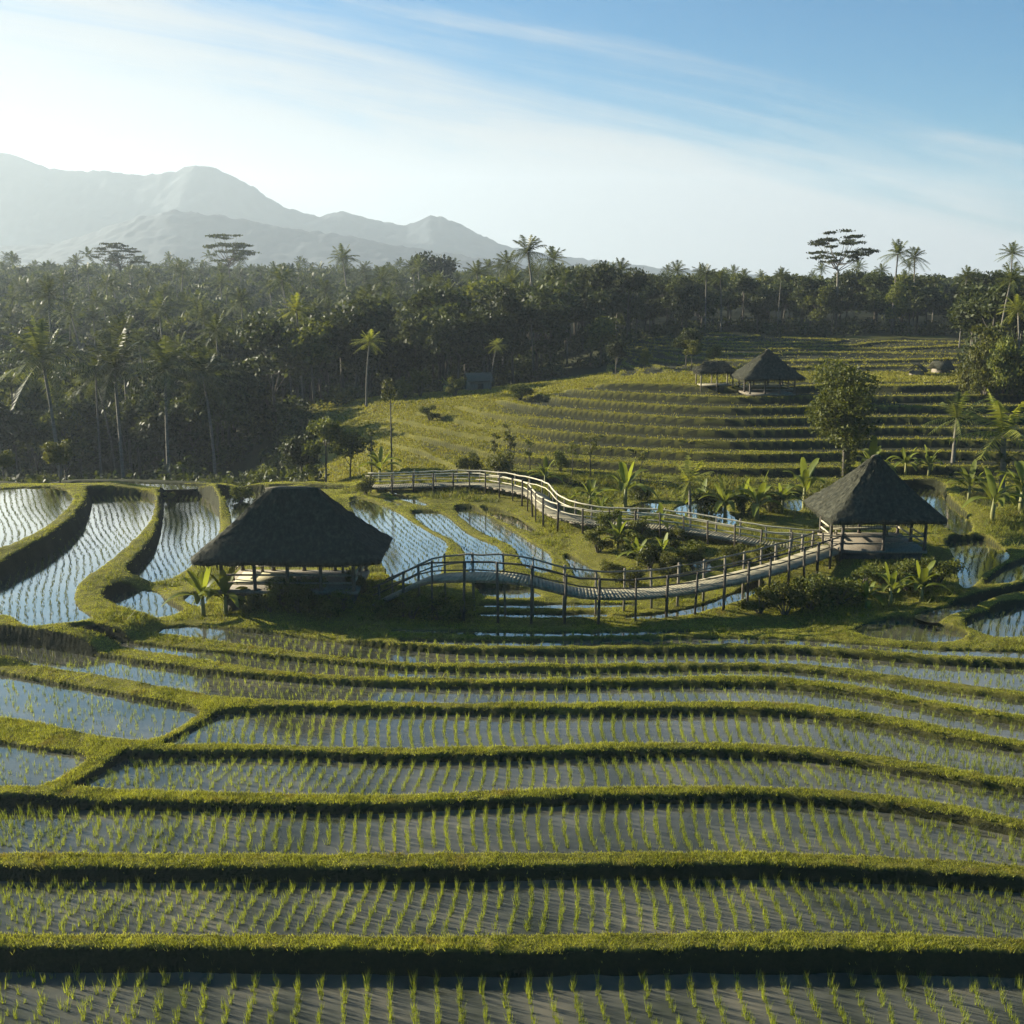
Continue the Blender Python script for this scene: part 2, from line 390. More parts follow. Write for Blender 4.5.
def terrain(x, y):
    x = np.asarray(x, float).ravel(); y = np.asarray(y, float).ravel()
    P = np.stack([x, y], 1); r = np.hypot(x, y)
    b = base_h(x, y)
    near = r < 125
    b = b + np.where(near & (r < 90), .06, 0) * fbm(x * .5, y * .5, 3, 3) + smooth01((r - 120) / 80) * fbm(x * .03, y * .03, 3, 9) * 1.2
    # stepped hillside
    lo, up = hill_mask(x, y, b)
    nonlocal_lip = np.ones(len(x))
    def steps(hh, s, msk):
        q = hh / s; f = q - np.floor(q)
        nonlocal_lip[:] = np.where(msk > .5, np.exp(-(np.maximum(np.abs(f - .19) - .08, 0) / .06) ** 2) * (f > .09), nonlocal_lip)
        return s * (np.floor(q) - 1 + smooth01(f / .10)) + .14 * s * np.exp(-((f - .13) / .04) ** 2)
    wav = fbm(x * .05, y * .05, 2, 21) * .5
    patch = smooth01((pxof(x, y, b) - 405) / 130 + fbm(x * .12, y * .12, 2, 33) * .8)
    t1 = steps(b + wav, .64, lo) + .36
    t2 = steps(b + wav * .3, .30, up) + .15
    z = b + lo * (.45 + .55 * patch) * (t1 - b) + up * (t2 - b)
    z = z + (1 - patch) * lo * .06 * fbm(x * .9, y * .9, 3, 5)
    # paddies
    hlow = np.full(len(x), 1e9); top = np.full(len(x), -1e9); dmin = np.full(len(x), 1e9)
    wob = .10 * fbm(x * .9, y * .9, 3, 11)
    RR = 4.0
    for p in PAD:
        m = (x > p['lo'][0] - RR) & (x < p['hi'][0] + RR) & (y > p['lo'][1] - RR) & (y < p['hi'][1] + RR)
        if not m.any(): continue
        idx = np.nonzero(m)[0]
        d = poly_dist(P[idx], p['pts'])
        k = d < RR; idx, d = idx[k], d[k]
        dd = d + wob[idx]
        dmin[idx] = np.minimum(dmin[idx], d)
        hl = p['z'] - .12 + np.where(dd > 0, 3.6 * dd, np.maximum(dd, -.4) * .3)
        hlow[idx] = np.minimum(hlow[idx], hl)
        e = np.maximum(d, 0)
        tt = p['z'] + .10 - .10 * np.maximum(e - .8, 0) - .22 * np.maximum(e - 2, 0) ** 2
        top[idx] = np.maximum(top[idx], tt)
    tn = np.where(top > -1e8, top + .05 * fbm(x * 1.7, y * 1.7, 2, 17), -1e9)
    z = np.minimum(np.maximum(z, tn), hlow)
    nonlocal_lip = np.where(lo > .5, 1 - patch * (1 - nonlocal_lip), np.where(up > .5, nonlocal_lip, 1))
    return z, dmin, lo, up, b, nonlocal_lip

# polar ground sheet: dense near, coarse far, reaching past the mountains
rr = [21.0]
while rr[-1] < 6500:
    r0 = rr[-1]
    rr.append(r0 * (1.0032 if r0 < 205 else 1.02 if r0 < 600 else 1.08))
rr = np.array(rr); NA = 900
az = np.concatenate([np.linspace(R(-64), R(-36), 80)[:-1], np.linspace(R(-36), R(36), 740), np.linspace(R(36), R(64), 81)[1:]]); NA = len(az)
RRg, AZg = np.meshgrid(rr, az, indexing='ij')
gx, gy = (RRg * np.sin(AZg)).ravel(), (RRg * np.cos(AZg)).ravel()
gz, gd, glo, gup, gb, glip = terrain(gx, gy)
nr = len(rr)
ii = np.arange(nr - 1)[:, None] * NA + np.arange(NA - 1)[None, :]
quads = np.stack([ii, ii + 1, ii + NA + 1, ii + NA], -1).reshape(-1, 4)
me = np_mesh('ground', np.stack([gx, gy, gz], 1), quads, smooth=True)
ca = me.color_attributes.new('cover', 'FLOAT_COLOR', 'POINT')
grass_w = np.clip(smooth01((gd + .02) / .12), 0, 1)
rg = np.hypot(gx, gy)
gpx = pxof(gx, gy, gz)
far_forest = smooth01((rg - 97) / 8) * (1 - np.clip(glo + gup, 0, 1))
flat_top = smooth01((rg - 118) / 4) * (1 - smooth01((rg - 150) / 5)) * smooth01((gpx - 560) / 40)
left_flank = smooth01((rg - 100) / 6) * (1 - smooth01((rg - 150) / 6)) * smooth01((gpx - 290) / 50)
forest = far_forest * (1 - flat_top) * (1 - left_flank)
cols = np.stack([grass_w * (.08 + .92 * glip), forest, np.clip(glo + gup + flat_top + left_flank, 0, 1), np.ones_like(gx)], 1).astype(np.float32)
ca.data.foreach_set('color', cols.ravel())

m, nt, out = new_mat('ground_cover'); L = nt.links.new
at = N(nt, 'ShaderNodeAttribute', attribute_name='cover'); sep = N(nt, 'ShaderNodeSeparateColor'); L(at.outputs['Color'], sep.inputs[0])
geo = N(nt, 'ShaderNodeNewGeometry')
n1 = N(nt, 'ShaderNodeTexNoise', Scale=.6, Detail=8.0, Roughness=.7); L(geo.outputs['Position'], n1.inputs['Vector'])
n2 = N(nt, 'ShaderNodeTexNoise', Scale=7.0, Detail=5.0, Roughness=.7); L(geo.outputs['Position'], n2.inputs['Vector'])
gr = ramp(nt, [(.32, (.055, .052, .012)), (.5, (.105, .10, .018)), (.68, (.17, .15, .032))])
mm = N(nt, 'ShaderNodeMath', operation='MULTIPLY_ADD'); mm.inputs[1].default_value = .5; L(n1.outputs[0], mm.inputs[0])
m2 = N(nt, 'ShaderNodeMath', operation='MULTIPLY'); m2.inputs[1].default_value = .5; L(n2.outputs[0], m2.inputs[0]); L(m2.outputs[0], mm.inputs[2]); L(mm.outputs[0], gr.inputs[0])
mud_reflect = ramp(nt, [(.3, (.009, .011, .006)), (.7, (.026, .028, .013))]); L(mm.outputs[0], mud_reflect.inputs[0])  # wet mud, darkened to stand in for dark reflections on flooded hill treads
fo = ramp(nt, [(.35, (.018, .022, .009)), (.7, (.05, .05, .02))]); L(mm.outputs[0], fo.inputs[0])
x1 = N(nt, 'ShaderNodeMix', data_type='RGBA'); L(sep.outputs[0], x1.inputs[0]); L(mud_reflect.outputs[0], x1.inputs[6]); L(gr.outputs[0], x1.inputs[7])
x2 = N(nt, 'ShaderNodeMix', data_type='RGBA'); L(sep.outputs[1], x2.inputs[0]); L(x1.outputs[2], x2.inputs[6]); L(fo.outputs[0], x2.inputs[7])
# steep bare banks are earth, not grass, darkened in colour to deepen their shade
sepn = N(nt, 'ShaderNodeSeparateXYZ'); L(geo.outputs['Normal'], sepn.inputs[0])
st = N(nt, 'ShaderNodeMapRange'); st.inputs[1].default_value = .86; st.inputs[2].default_value = .62; st.inputs[4].default_value = .95; L(sepn.outputs[2], st.inputs[0])
shade_earth = ramp(nt, [(.35, (.010, .012, .006)), (.7, (.030, .030, .013))]); L(mm.outputs[0], shade_earth.inputs[0])
x3 = N(nt, 'ShaderNodeMix', data_type='RGBA'); L(st.outputs[0], x3.inputs[0]); L(x2.outputs[2], x3.inputs[6]); L(shade_earth.outputs[0], x3.inputs[7])
pb = N(nt, 'ShaderNodeBsdfPrincipled', Roughness=.95); pb.inputs['Specular IOR Level'].default_value = .1
L(x3.outputs[2], pb.inputs['Base Color'])
bp = N(nt, 'ShaderNodeBump', Strength=.7, Distance=.15); L(mm.outputs[0], bp.inputs['Height']); L(bp.outputs[0], pb.inputs['Normal'])
L(pb.outputs[0], out.inputs[0])
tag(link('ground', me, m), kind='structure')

def ground_z(x, y):
    return float(terrain([x], [y])[0][0])

# ------------------------------------------------------------------ water
wv, wt = [], []
for p in PAD:
    pts = p['pts']; nx = np.roll(pts, -1, 0) - np.roll(pts, 1, 0)
    area = .5 * np.sum(pts[:, 0] * np.roll(pts[:, 1], -1) - np.roll(pts[:, 0], -1) * pts[:, 1])
    nrm = np.stack([nx[:, 1], -nx[:, 0]], 1) / (np.hypot(nx[:, 0], nx[:, 1])[:, None] + 1e-9) * (1 if area > 0 else -1)
    ex = pts + nrm * .14
    co = [Vector((a, b, p['z'])) for a, b in ex]
    base = len(wv); wv.extend([tuple(v) for v in co])
    for t in tessellate_polygon([co]):
        a, b, c_ = [co[k] for k in t]
        t = tuple(t) if (b - a).cross(c_ - a).z > 0 else tuple(t)[::-1]
        wt.append(tuple(base + k for k in t))
m, nt, out = new_mat('paddy_water'); L = nt.links.new
geo = N(nt, 'ShaderNodeNewGeometry')
n1 = N(nt, 'ShaderNodeTexNoise', Scale=.35, Detail=5.0); L(geo.outputs['Position'], n1.inputs['Vector'])
n2 = N(nt, 'ShaderNodeTexNoise', Scale=9.0, Detail=3.0); L(geo.outputs['Position'], n2.inputs['Vector'])
cr = ramp(nt, [(.32, (.035, .04, .026)), (.5, (.075, .075, .058)), (.68, (.12, .11, .08))]); L(n1.outputs[0], cr.inputs[0])
pb = N(nt, 'ShaderNodeBsdfDiffuse'); L(cr.outputs[0], pb.inputs['Color'])
bp = N(nt, 'ShaderNodeBump', Strength=.12, Distance=.02); L(n2.outputs[0], bp.inputs['Height'])
gl = N(nt, 'ShaderNodeBsdfGlossy', Roughness=.06); gl.inputs['Color'].default_value = (.97, .925, .83, 1); L(bp.outputs[0], gl.inputs['Normal'])
lw = N(nt, 'ShaderNodeLayerWeight'); pw = N(nt, 'ShaderNodeMath', operation='POWER'); L(lw.outputs['Facing'], pw.inputs[0]); pw.inputs[1].default_value = 5.5
fr = N(nt, 'ShaderNodeMath', operation='MULTIPLY', use_clamp=True); L(pw.outputs[0], fr.inputs[0]); fr.inputs[1].default_value = 3.2
ms = N(nt, 'ShaderNodeMixShader'); L(fr.outputs[0], ms.inputs[0]); L(pb.outputs[0], ms.inputs[1]); L(gl.outputs[0], ms.inputs[2]); L(ms.outputs[0], out.inputs[0])
tag(link('water', np_mesh('water', wv, None, wt), m), kind='structure')

# ------------------------------------------------------------------ blades
def blades(base, hgt, width, lean, per, spread, rs):
    """n bases -> per blades each; returns verts, tris"""
    nb = len(base) * per
    b = np.repeat(base, per, axis=0) + np.concatenate([rs.normal(0, 1, (nb, 2)) * np.repeat(spread, per)[:, None], np.zeros((nb, 1))], 1)
    a = rs.uniform(0, 2 * np.pi, nb); hh = np.repeat(hgt, per) * rs.uniform(.6, 1.15, nb); ww = np.repeat(width, per)
    dirx, diry = np.cos(a), np.sin(a)
    ln = hh * lean * rs.uniform(.2, 1.2, nb)
    a2 = rs.uniform(0, 2 * np.pi, nb)
    tip = b + np.stack([np.cos(a2) * ln, np.sin(a2) * ln, hh], 1)
    v = np.empty((nb, 3, 3)); off = np.stack([dirx * ww / 2, diry * ww / 2, np.zeros(nb)], 1)
    v[:, 0] = b - off; v[:, 1] = b + off; v[:, 2] = tip
    return v.reshape(-1, 3)

def tri_obj(name, vs, mat):
    v = np.concatenate(vs); return link(name, np_mesh(name, v, None, np.arange(len(v)).reshape(-1, 3)), mat)

# rice: rows run away from the camera, bending a little
rice_pts = []
for k, p in enumerate(PAD):
    lo, hi = p['lo'], p['hi']
    xs = np.arange(lo[0], hi[0], p['row']); ys = np.arange(lo[1], hi[1], p['step'])
    gx_, gy_ = np.meshgrid(xs, ys); gx_, gy_ = gx_.ravel(), gy_.ravel()
    if k >= FRONT:
        c0 = p['pts'].mean(0); q0 = p['pts'] - c0; tz = c0[0] / c0[1]
        if 340 < pxof(c0[0], c0[1], p['z']) < 620:
            ev = np.linalg.eigh(q0.T @ q0)[1][:, 1]; ev = ev * np.sign(ev[1]); tz = np.clip(ev[0] / max(ev[1], .2), -1.5, 1.5)
        ext = abs(tz) * (hi[1] - lo[1]) / 2
        xs = np.arange(lo[0] - ext, hi[0] + ext, p['row'] * math.sqrt(1 + tz * tz)); gx_, gy_ = np.meshgrid(xs, ys); gx_, gy_ = gx_.ravel(), gy_.ravel()
        gx_ = gx_ + (gy_ - c0[1]) * tz
        gx_ = gx_ * 1.0 + .5 * np.sin(gy_ * .13 + k * .9) + .2 * np.sin(gy_ * .37 + k)
    if False:
        gx_ = gx_ + 1.2 * np.sin(gy_ * .13 + k * .9) + .35 * np.sin(gy_ * .37 + k)
    if k < FRONT:
        gx_ = gx_ + .18 * np.sin(gy_ * .8 + gx_ * .11)
    j = .10 if k >= FRONT else .035 + .22 * smooth01((np.abs(gx_ - 2) - 6) / 14)
    gx_ = gx_ + rng.normal(0, 1, len(gx_)) * j * p['row']; gy_ = gy_ + rng.normal(0, 1, len(gy_)) * .25 * p['step']
    P = np.stack([gx_, gy_], 1); d = poly_dist(P, p['pts'])
    ok = (d < -.12) & (np.abs(np.arctan2(gx_, gy_)) < R(33)) & (rng.random(len(gx_)) < .93)
    P = P[ok]
    if len(P): rice_pts.append(np.concatenate([P, np.full((len(P), 1), p['z'] - .02), np.full((len(P), 1), p['h'])], 1))
rice_pts = np.concatenate(rice_pts)
dist = np.hypot(rice_pts[:, 0], rice_pts[:, 1])
vis = np.array([abs(pxof(a, b, z) - 512) < 500 and (H - z) / b < .748 for a, b, z, _ in rice_pts])
order = np.lexsort((dist, ~vis)); hero = order[:300]; rest = order[300:]
tmpl = []
for v in range(6):
    rs = np.random.default_rng(100 + v)
    vv = blades(np.zeros((1, 3)), np.array([.40]), np.array([.020]), .30, 15, np.array([.032]), rs)
    tmpl.append(np_mesh('rice_seedling', vv, None, np.arange(len(vv)).reshape(-1, 3)))
for i in hero:
    x, y, z, h = rice_pts[i]
    o = link('rice_seedling', tmpl[int(rng.integers(6))], M['rice']); o.location = (x, y, z)
    o.rotation_euler = (0, 0, rng.uniform(0, 6.28)); s = rng.uniform(.6, 1.15); o.scale = (s, s, s)
    tag(o, 'green rice seedling in the flooded rows of the lowest paddies, nearest the camera', 'rice plant', 'rice seedlings in the nearest flooded rows')
rp = rice_pts[rest]; dr = np.hypot(rp[:, 0], rp[:, 1]); vs = []
for a, b, per, wid in ((0, 46, 11, .020), (46, 58, 7, .024), (58, 400, 4, .034)):
    q = (dr >= a) & (dr < b); q = rp[q]
    if len(q): vs.append(blades(q[:, :3], q[:, 3] * rng.uniform(.6, 1.15, len(q)), np.full(len(q), wid), .35, per, np.full(len(q), .034), rng))
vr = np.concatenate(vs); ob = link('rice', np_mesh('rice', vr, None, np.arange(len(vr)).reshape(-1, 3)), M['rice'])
ob.data.materials.append(M['far_rice'])
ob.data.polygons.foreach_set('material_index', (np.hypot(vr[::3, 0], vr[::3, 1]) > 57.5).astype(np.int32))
tag(ob, 'rows of green rice seedlings standing in the flooded paddies', 'rice plants', kind='stuff')

# grass on bunds and banks
cx = np.stack([gx, gy, gz], 1)[quads].mean(1)
va = cx[:, :2]; area = np.abs((gx[quads[:, 1]] - gx[quads[:, 0]]) * (gy[quads[:, 3]] - gy[quads[:, 0]]) - (gx[quads[:, 3]] - gx[quads[:, 0]]) * (gy[quads[:, 1]] - gy[quads[:, 0]]))
qd = gd[quads].min(1); qr = np.hypot(cx[:, 0], cx[:, 1]); qh = (glo + gup)[quads].mean(1)
qforest = forest[quads].mean(1)
_e1 = np.stack([gx, gy, gz], 1)[quads]; _n = np.cross(_e1[:, 2] - _e1[:, 0], _e1[:, 3] - _e1[:, 1]); slope = np.hypot(_n[:, 0], _n[:, 1]) / (np.abs(_n[:, 2]) + 1e-9)
dens = np.where(qr < 52, 230, np.where(qr < 66, 150, np.where(qr < 104, 60, 0)))
w = np.where((qd > .02), dens, 0) * area * np.where(slope < .8, 1, np.where(slope < 1.6, .12, .03))
cnt = rng.poisson(w)
idx = np.repeat(np.arange(len(quads)), cnt)
uv = rng.random((len(idx), 2)); q = quads[idx]
V = np.stack([gx, gy, gz], 1)
a0, a1, a2, a3 = V[q[:, 0]], V[q[:, 1]], V[q[:, 2]], V[q[:, 3]]
u, v_ = uv[:, :1], uv[:, 1:]
pos = a0 * (1 - u) * (1 - v_) + a1 * u * (1 - v_) + a2 * u * v_ + a3 * (1 - u) * v_
pr = np.hypot(pos[:, 0], pos[:, 1])
gh = np.clip(.06 + .10 * vnoise(pos[:, 0] * .7, pos[:, 1] * .7, 4), .06, .2) * np.where(pr > 52, .55, .9)
tag(tri_obj('grass', [blades(pos - np.array([0, 0, .02]), gh, (.018 + .00028 * pr), .8, 4, np.full(len(pos), .06), rng)], M['grass']),
    'short yellow green grass covering the paddy banks', 'grass', kind='stuff')
# ragged weeds on the banks and in the rough ground between the walkways
rough = smooth01((fbm(cx[:, 0] * .35, cx[:, 1] * .35, 3, 61) + .12) / .3)
wd_n = np.where(qr < 60, 5.0 * rough + .8, np.where(qr < 96, np.where(qd > .7, 9.0, 2.0) * rough + .5, 0))
cnt = rng.poisson(np.where((qd > .05) & (slope < 2.5), wd_n, 0) * area)
idx = np.repeat(np.arange(len(quads)), cnt); q = quads[idx]; uv = rng.random((len(idx), 2)); u, v_ = uv[:, :1], uv[:, 1:]
wp = V[q[:, 0]] * (1 - u) * (1 - v_) + V[q[:, 1]] * u * (1 - v_) + V[q[:, 2]] * u * v_ + V[q[:, 3]] * (1 - u) * v_
wr = np.hypot(wp[:, 0], wp[:, 1]); wq = qd[idx]
tag(tri_obj('weeds', [blades(wp - np.array([0, 0, .02]), rng.uniform(.14, .30, len(wp)) * np.where((wq > .7) & (wr > 60), 1.7, 1), .02 + .0004 * wr, .9, 6, np.full(len(wp), .07) * np.where(wr > 60, 1.6, 1), rng)], M['weed']),
    'ragged weeds and long grass on the banks', 'weeds', kind='stuff')
# taller grass and rice stubble on the hillside
hill = ((qh > .2) | ((left_flank + flat_top)[quads].mean(1) > .3)) & (qd > 3) & (qr > 90) & (qr < 206) & (slope < .5)
qlip = glip[quads].mean(1)
cnt = rng.poisson(np.where(hill, np.where(qr < 135, 22, 9), 0) * area * (.04 + .96 * qlip))
idx = np.repeat(np.arange(len(quads)), cnt); q = quads[idx]; uv = rng.random((len(idx), 2)); u, v_ = uv[:, :1], uv[:, 1:]
a0, a1, a2, a3 = V[q[:, 0]], V[q[:, 1]], V[q[:, 2]], V[q[:, 3]]
pos = a0 * (1 - u) * (1 - v_) + a1 * u * (1 - v_) + a2 * u * v_ + a3 * (1 - u) * v_
pr = np.hypot(pos[:, 0], pos[:, 1])
tag(tri_obj('hill_grass', [blades(pos - np.array([0, 0, .03]), np.where(pr < 135, .2, .22) * rng.uniform(.6, 1.3, len(pos)), np.where(pr < 135, .12, .2), .6, 3, np.full(len(pos), .1), rng)], M['hill_grass']),
    'yellow green grass growing over the stepped hillside', 'grass', kind='stuff')

# ------------------------------------------------------------------ pavilions
def roof_mesh(wx, wy, ridge, z0, z1, flare=.22, seg=14, per=18, thick=.28, seed=0):
    """hipped thatch: stacked rounded rectangles from eave to ridge, closed underside"""
    rs = np.random.default_rng(seed); v, qd_, tr = [], [], []
    def ring(t, z, inset=0.0):
        hx = (wx / 2) * (1 - t) + (ridge / 2 + .04) * t - inset; hy = (wy / 2) * (1 - t) + .10 * t - inset
        pts = []
        for sx, sy in ((-1, -1), (1, -1), (1, 1), (-1, 1)):
            ex, ey = [( -1, -1), (1, -1), (1, 1), (-1, 1)][[(-1, -1), (1, -1), (1, 1), (-1, 1)].index((sx, sy))]
            nx_, ny_ = {(-1, -1): (1, -1), (1, -1): (1, 1), (1, 1): (-1, 1), (-1, 1): (-1, -1)}[(sx, sy)]
            for k in range(per):
                s = k / per
                # round the corner a little
                x = (ex + (nx_ - ex) * s) * hx; y = (ey + (ny_ - ey) * s) * hy
                cr_ = min(s, 1 - s)
                f = 1 - .045 * math.exp(-(cr_ / .05) ** 2) * (1 - t)
                pts.append((x * f, y * f, z))
        return pts
    rows = []
    for i in range(seg + 1):
        t = i / seg
        zz = z0 + (z1 - z0) * ((1 - flare) * t + flare * t * t)
        rows.append(ring(t, zz))
    n_ = per * 4
    prof = [ring(.09, z0 + .06, .0), ring(0, z0 - thick, .06)] 
    allr = [prof[0], prof[1]] + rows
    for ri, rw in enumerate(allr):
        for k, pnt in enumerate(rw):
            j = 0.0 if ri < 1 else rs.normal(0, .025)
            v.append((pnt[0] + j, pnt[1] + rs.normal(0, .025) * (ri > 0), pnt[2] + rs.normal(0, .03) * (ri > 0)))
    for i in range(len(allr) - 1):
        for k in range(n_):
            a, b = i * n_ + k, i * n_ + (k + 1) % n_
            qd_.append((a, b, b + n_, a + n_))
    for base_i, rev in ((len(allr) - 1, False), (0, True)):
        cidx = len(v); r_ = allr[base_i]; v.append((0, 0, r_[0][2] + (.02 if not rev else (z1 - z0) * .5)))
        for k in range(n_):
            a, b = base_i * n_ + k, base_i * n_ + (k + 1) % n_
            tr.append((cidx, b, a) if rev else (cidx, a, b))
    # loose straw laid down the slopes and hanging over the eave
    A = np.array(v); fr = np.array([f for f in qd_ if min(f) >= n_]); per_ = 14
    c0, c1, c2, c3 = (np.repeat(A[fr[:, k]], per_, 0) for k in range(4)); u = rs.random((len(c0), 1)); w_ = rs.random((len(c0), 1))
    p = c0 * (1 - u) * (1 - w_) + c1 * u * (1 - w_) + c2 * u * w_ + c3 * (1 - u) * w_
    dn = (c0 + c1 - c2 - c3); dn /= np.linalg.norm(dn, axis=1)[:, None] + 1e-9; ac = (c1 - c0); ac /= np.linalg.norm(ac, axis=1)[:, None] + 1e-9
    nm = np.cross(ac, -dn); ln = rs.uniform(.2, .45, (len(p), 1)); wd_ = rs.uniform(.012, .026, (len(p), 1))
    t3 = np.stack([p - ac * wd_, p + ac * wd_, p + dn * ln + nm * rs.uniform(.004, .03, (len(p), 1)) + ac * rs.normal(0, .03, (len(p), 1))], 1).reshape(-1, 3)
    b0 = len(v); v = np.concatenate([A, t3]); tr = tr + [(b0 + 3 * k, b0 + 3 * k + 1, b0 + 3 * k + 2) for k in range(len(t3) // 3)]
    return np_mesh('roof', v, qd_, tr)

def pavilion(name, label, px, Y, gz_, rz, wx, wy, ridge, eave, apex, floor, nposts, seed, group=None, rail=True, cap=True):
    x, y = xy(px, Y, gz_)
    root = empty(name, (x, y, gz_), rz); tag(root, label, 'pavilion', group)
    rf = link('roof', roof_mesh(wx, wy, ridge, eave, apex, seed=seed), M['thatch'], root)
    if cap:
        b = MB(); b.tube([(-ridge / 2 - .12, 0, apex - .02), (-ridge / 4, 0, apex + .06), (ridge / 4, 0, apex + .06), (ridge / 2 + .12, 0, apex - .02)], [.07, .10, .10, .07], 8)
        b.build('ridge_cap', M['ridge'], rf)
    b = MB(); b.box((0, 0, floor - .09), (wx * .74, wy * .74, .18)); b.build('floor', M['wood'], root)
    b = MB(); b.box((0, 0, (floor - .18 - .8) / 2 - .001), (wx * .68, wy * .68, floor - .18 + .8)); b.build('plinth', M['stone'], root)
    hx, hy = wx * .35, wy * .35
    nx_, ny_ = nposts
    for i in range(nx_):
        for j in range(ny_):
            if 0 < i < nx_ - 1 and 0 < j < ny_ - 1: continue
            X, Yy = -hx + 2 * hx * i / (nx_ - 1), -hy + 2 * hy * j / (ny_ - 1)
            b = MB(); b.tube([(X, Yy, floor), (X, Yy, floor + .12), (X, Yy, eave + .35)], [.15, .11, .10], 8); b.build('post', M['dark_wood'], root)
    b = MB()
    for s in (-1, 1):
        b.beam((-hx - .3, s * hy, eave + .02), (hx + .3, s * hy, eave + .02), .16, .2)
        b.beam((s * hx, -hy - .3, eave + .225), (s * hx, hy + .3, eave + .225), .16, .2)
    b.build('roof_beam', M['dark_wood'], root)
    if rail:
        for s, ax in ((-1, 'x'), (1, 'x'), (1, 'y'), (-1, 'y')):
            b = MB()
            for hgt in (.45, .9):
                if ax == 'x': b.beam((-hx + .12, s * hy, floor + hgt), (hx - .12, s * hy, floor + hgt), .07, .10)
                else:
                    g0 = -hy + .12 if not (s == -1) else hy * .2
                    b.beam((s * hx, g0, floor + hgt), (s * hx, hy - .12, floor + hgt), .07, .10)
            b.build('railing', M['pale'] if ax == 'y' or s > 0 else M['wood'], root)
    b = MB(); b.box((0, hy - .45, floor + .42), (hx * 1.5, .5, .07))
    for sx in (-1, 1): b.box((sx * hx * .65, hy - .45, floor + .19), (.1, .42, .38))
    b.build('bench', M['deck'], root)
    return root

p1 = pavilion('thatched_pavilion', 'large thatched pavilion with long flat ridge beside the left paddies', 297, 61.8, .45, R(-1), 10.6, 6.4, 2.9, 2.7, 6.15, .75, (5, 3), 1)
b = MB(); b.box((-2.0, .3, .78), (3.0, 2.6, .05)); b.build('floor_mat', M['mat'], p1)
p2 = pavilion('thatched_pavilion', 'thatched pavilion with sunlit pyramid roof where the two walkways meet', 870, 71.5, .7, R(0), 7.6, 7.2, .35, 2.75, 6.25, .55, (3, 3), 2)
p3 = pavilion('thatched_pavilion', 'small distant thatched pavilion with pointed roof on the hilltop', 766, 121.5, 6.1, R(4), 7.0, 6.2, .3, 2.1, 4.9, .35, (4, 3), 3, rail=True)
xs_, ys_ = xy(714, 125, 6.5)
h = empty('thatched_shelter', (xs_, ys_, ground_z(xs_, ys_) - .1), R(3)); tag(h, 'low thatched shelter just left of the hilltop pavilion', 'shelter')
link('roof', roof_mesh(4.4, 3.4, 2.0, 1.9, 2.9, seed=5), M['thatch'], h)
for sx in (-1, 0, 1):
    for sy in (-1, 1):
        b = MB(); b.tube([(sx * 1.8, sy * 1.3, -.4), (sx * 1.8, sy * 1.3, 2.1)], .08, 6); b.build('post', M['wood'], h)
b = MB(); b.box((0, 0, .25), (3.4, 2.2, .12)); b.build('floor', M['deck'], h)

def hut(px, Y, label, sx, sy, hh, rz, roofm, rise=.9):
    x, y = xy(px, Y, 6); z = ground_z(x, y)
    o = empty('field_hut', (x, y, z), rz); tag(o, label, 'hut')
    b = MB(); b.box((0, 0, hh / 2 - .2), (sx, sy, hh + .4)); w_ = b.build('wall', M['wood'], o)
    b = MB(); b.box((0, -sy / 2 - .02, hh * .36), (sx * .28, .06, hh * .72)); b.build('door', M['dark_wood'], o)
    b = MB(); hx, hy, t = sx / 2 + .4, sy / 2 + .4, .12
    vs = []
    for dz in (0, t): vs += [(-hx, -hy, hh - .1 + dz), (hx, -hy, hh - .1 + dz), (hx, 0, hh + rise + dz), (-hx, 0, hh + rise + dz), (-hx, hy, hh - .1 + dz), (hx, hy, hh - .1 + dz)]
    b.add(vs, [(0, 3, 2, 1), (3, 4, 5, 2), (6, 7, 8, 9), (9, 8, 11, 10), (0, 1, 7, 6), (4, 10, 11, 5), (1, 2, 8, 7), (2, 5, 11, 8), (3, 0, 6, 9), (4, 3, 9, 10)])
    b.build('roof', roofm, o)
hut(478, 146, 'small grey roofed field hut at the forest edge on the hill crest', 2.8, 2.0, 1.3, R(20), M['ridge'])
hut(916, 139, 'low hut with thatch roof right of the big dark tree, left of its twin', 1.6, 1.6, .5, R(62), M['thatch'])
hut(940, 141, 'thatch roofed hut on the upper terrace next to the tall bushes', 1.7, 1.6, .5, R(10), M['thatch'])

# ------------------------------------------------------------------ walkways
def resample(pts, step):
    pts = np.array(pts, float)
    for _ in range(3):
        a, b_ = pts[:-1], pts[1:]
        m_ = np.stack([.75 * a + .25 * b_, .25 * a + .75 * b_], 1).reshape(-1, 3); pts = np.concatenate([pts[:1], m_[1:-1], pts[-1:]])
    d_ = np.concatenate([[0], np.cumsum(np.linalg.norm(np.diff(pts, axis=0), axis=1))])
    t = np.linspace(0, d_[-1], max(2, int(d_[-1] / step) + 1))
    return np.stack([np.interp(t, d_, pts[:, k]) for k in range(3)], 1)

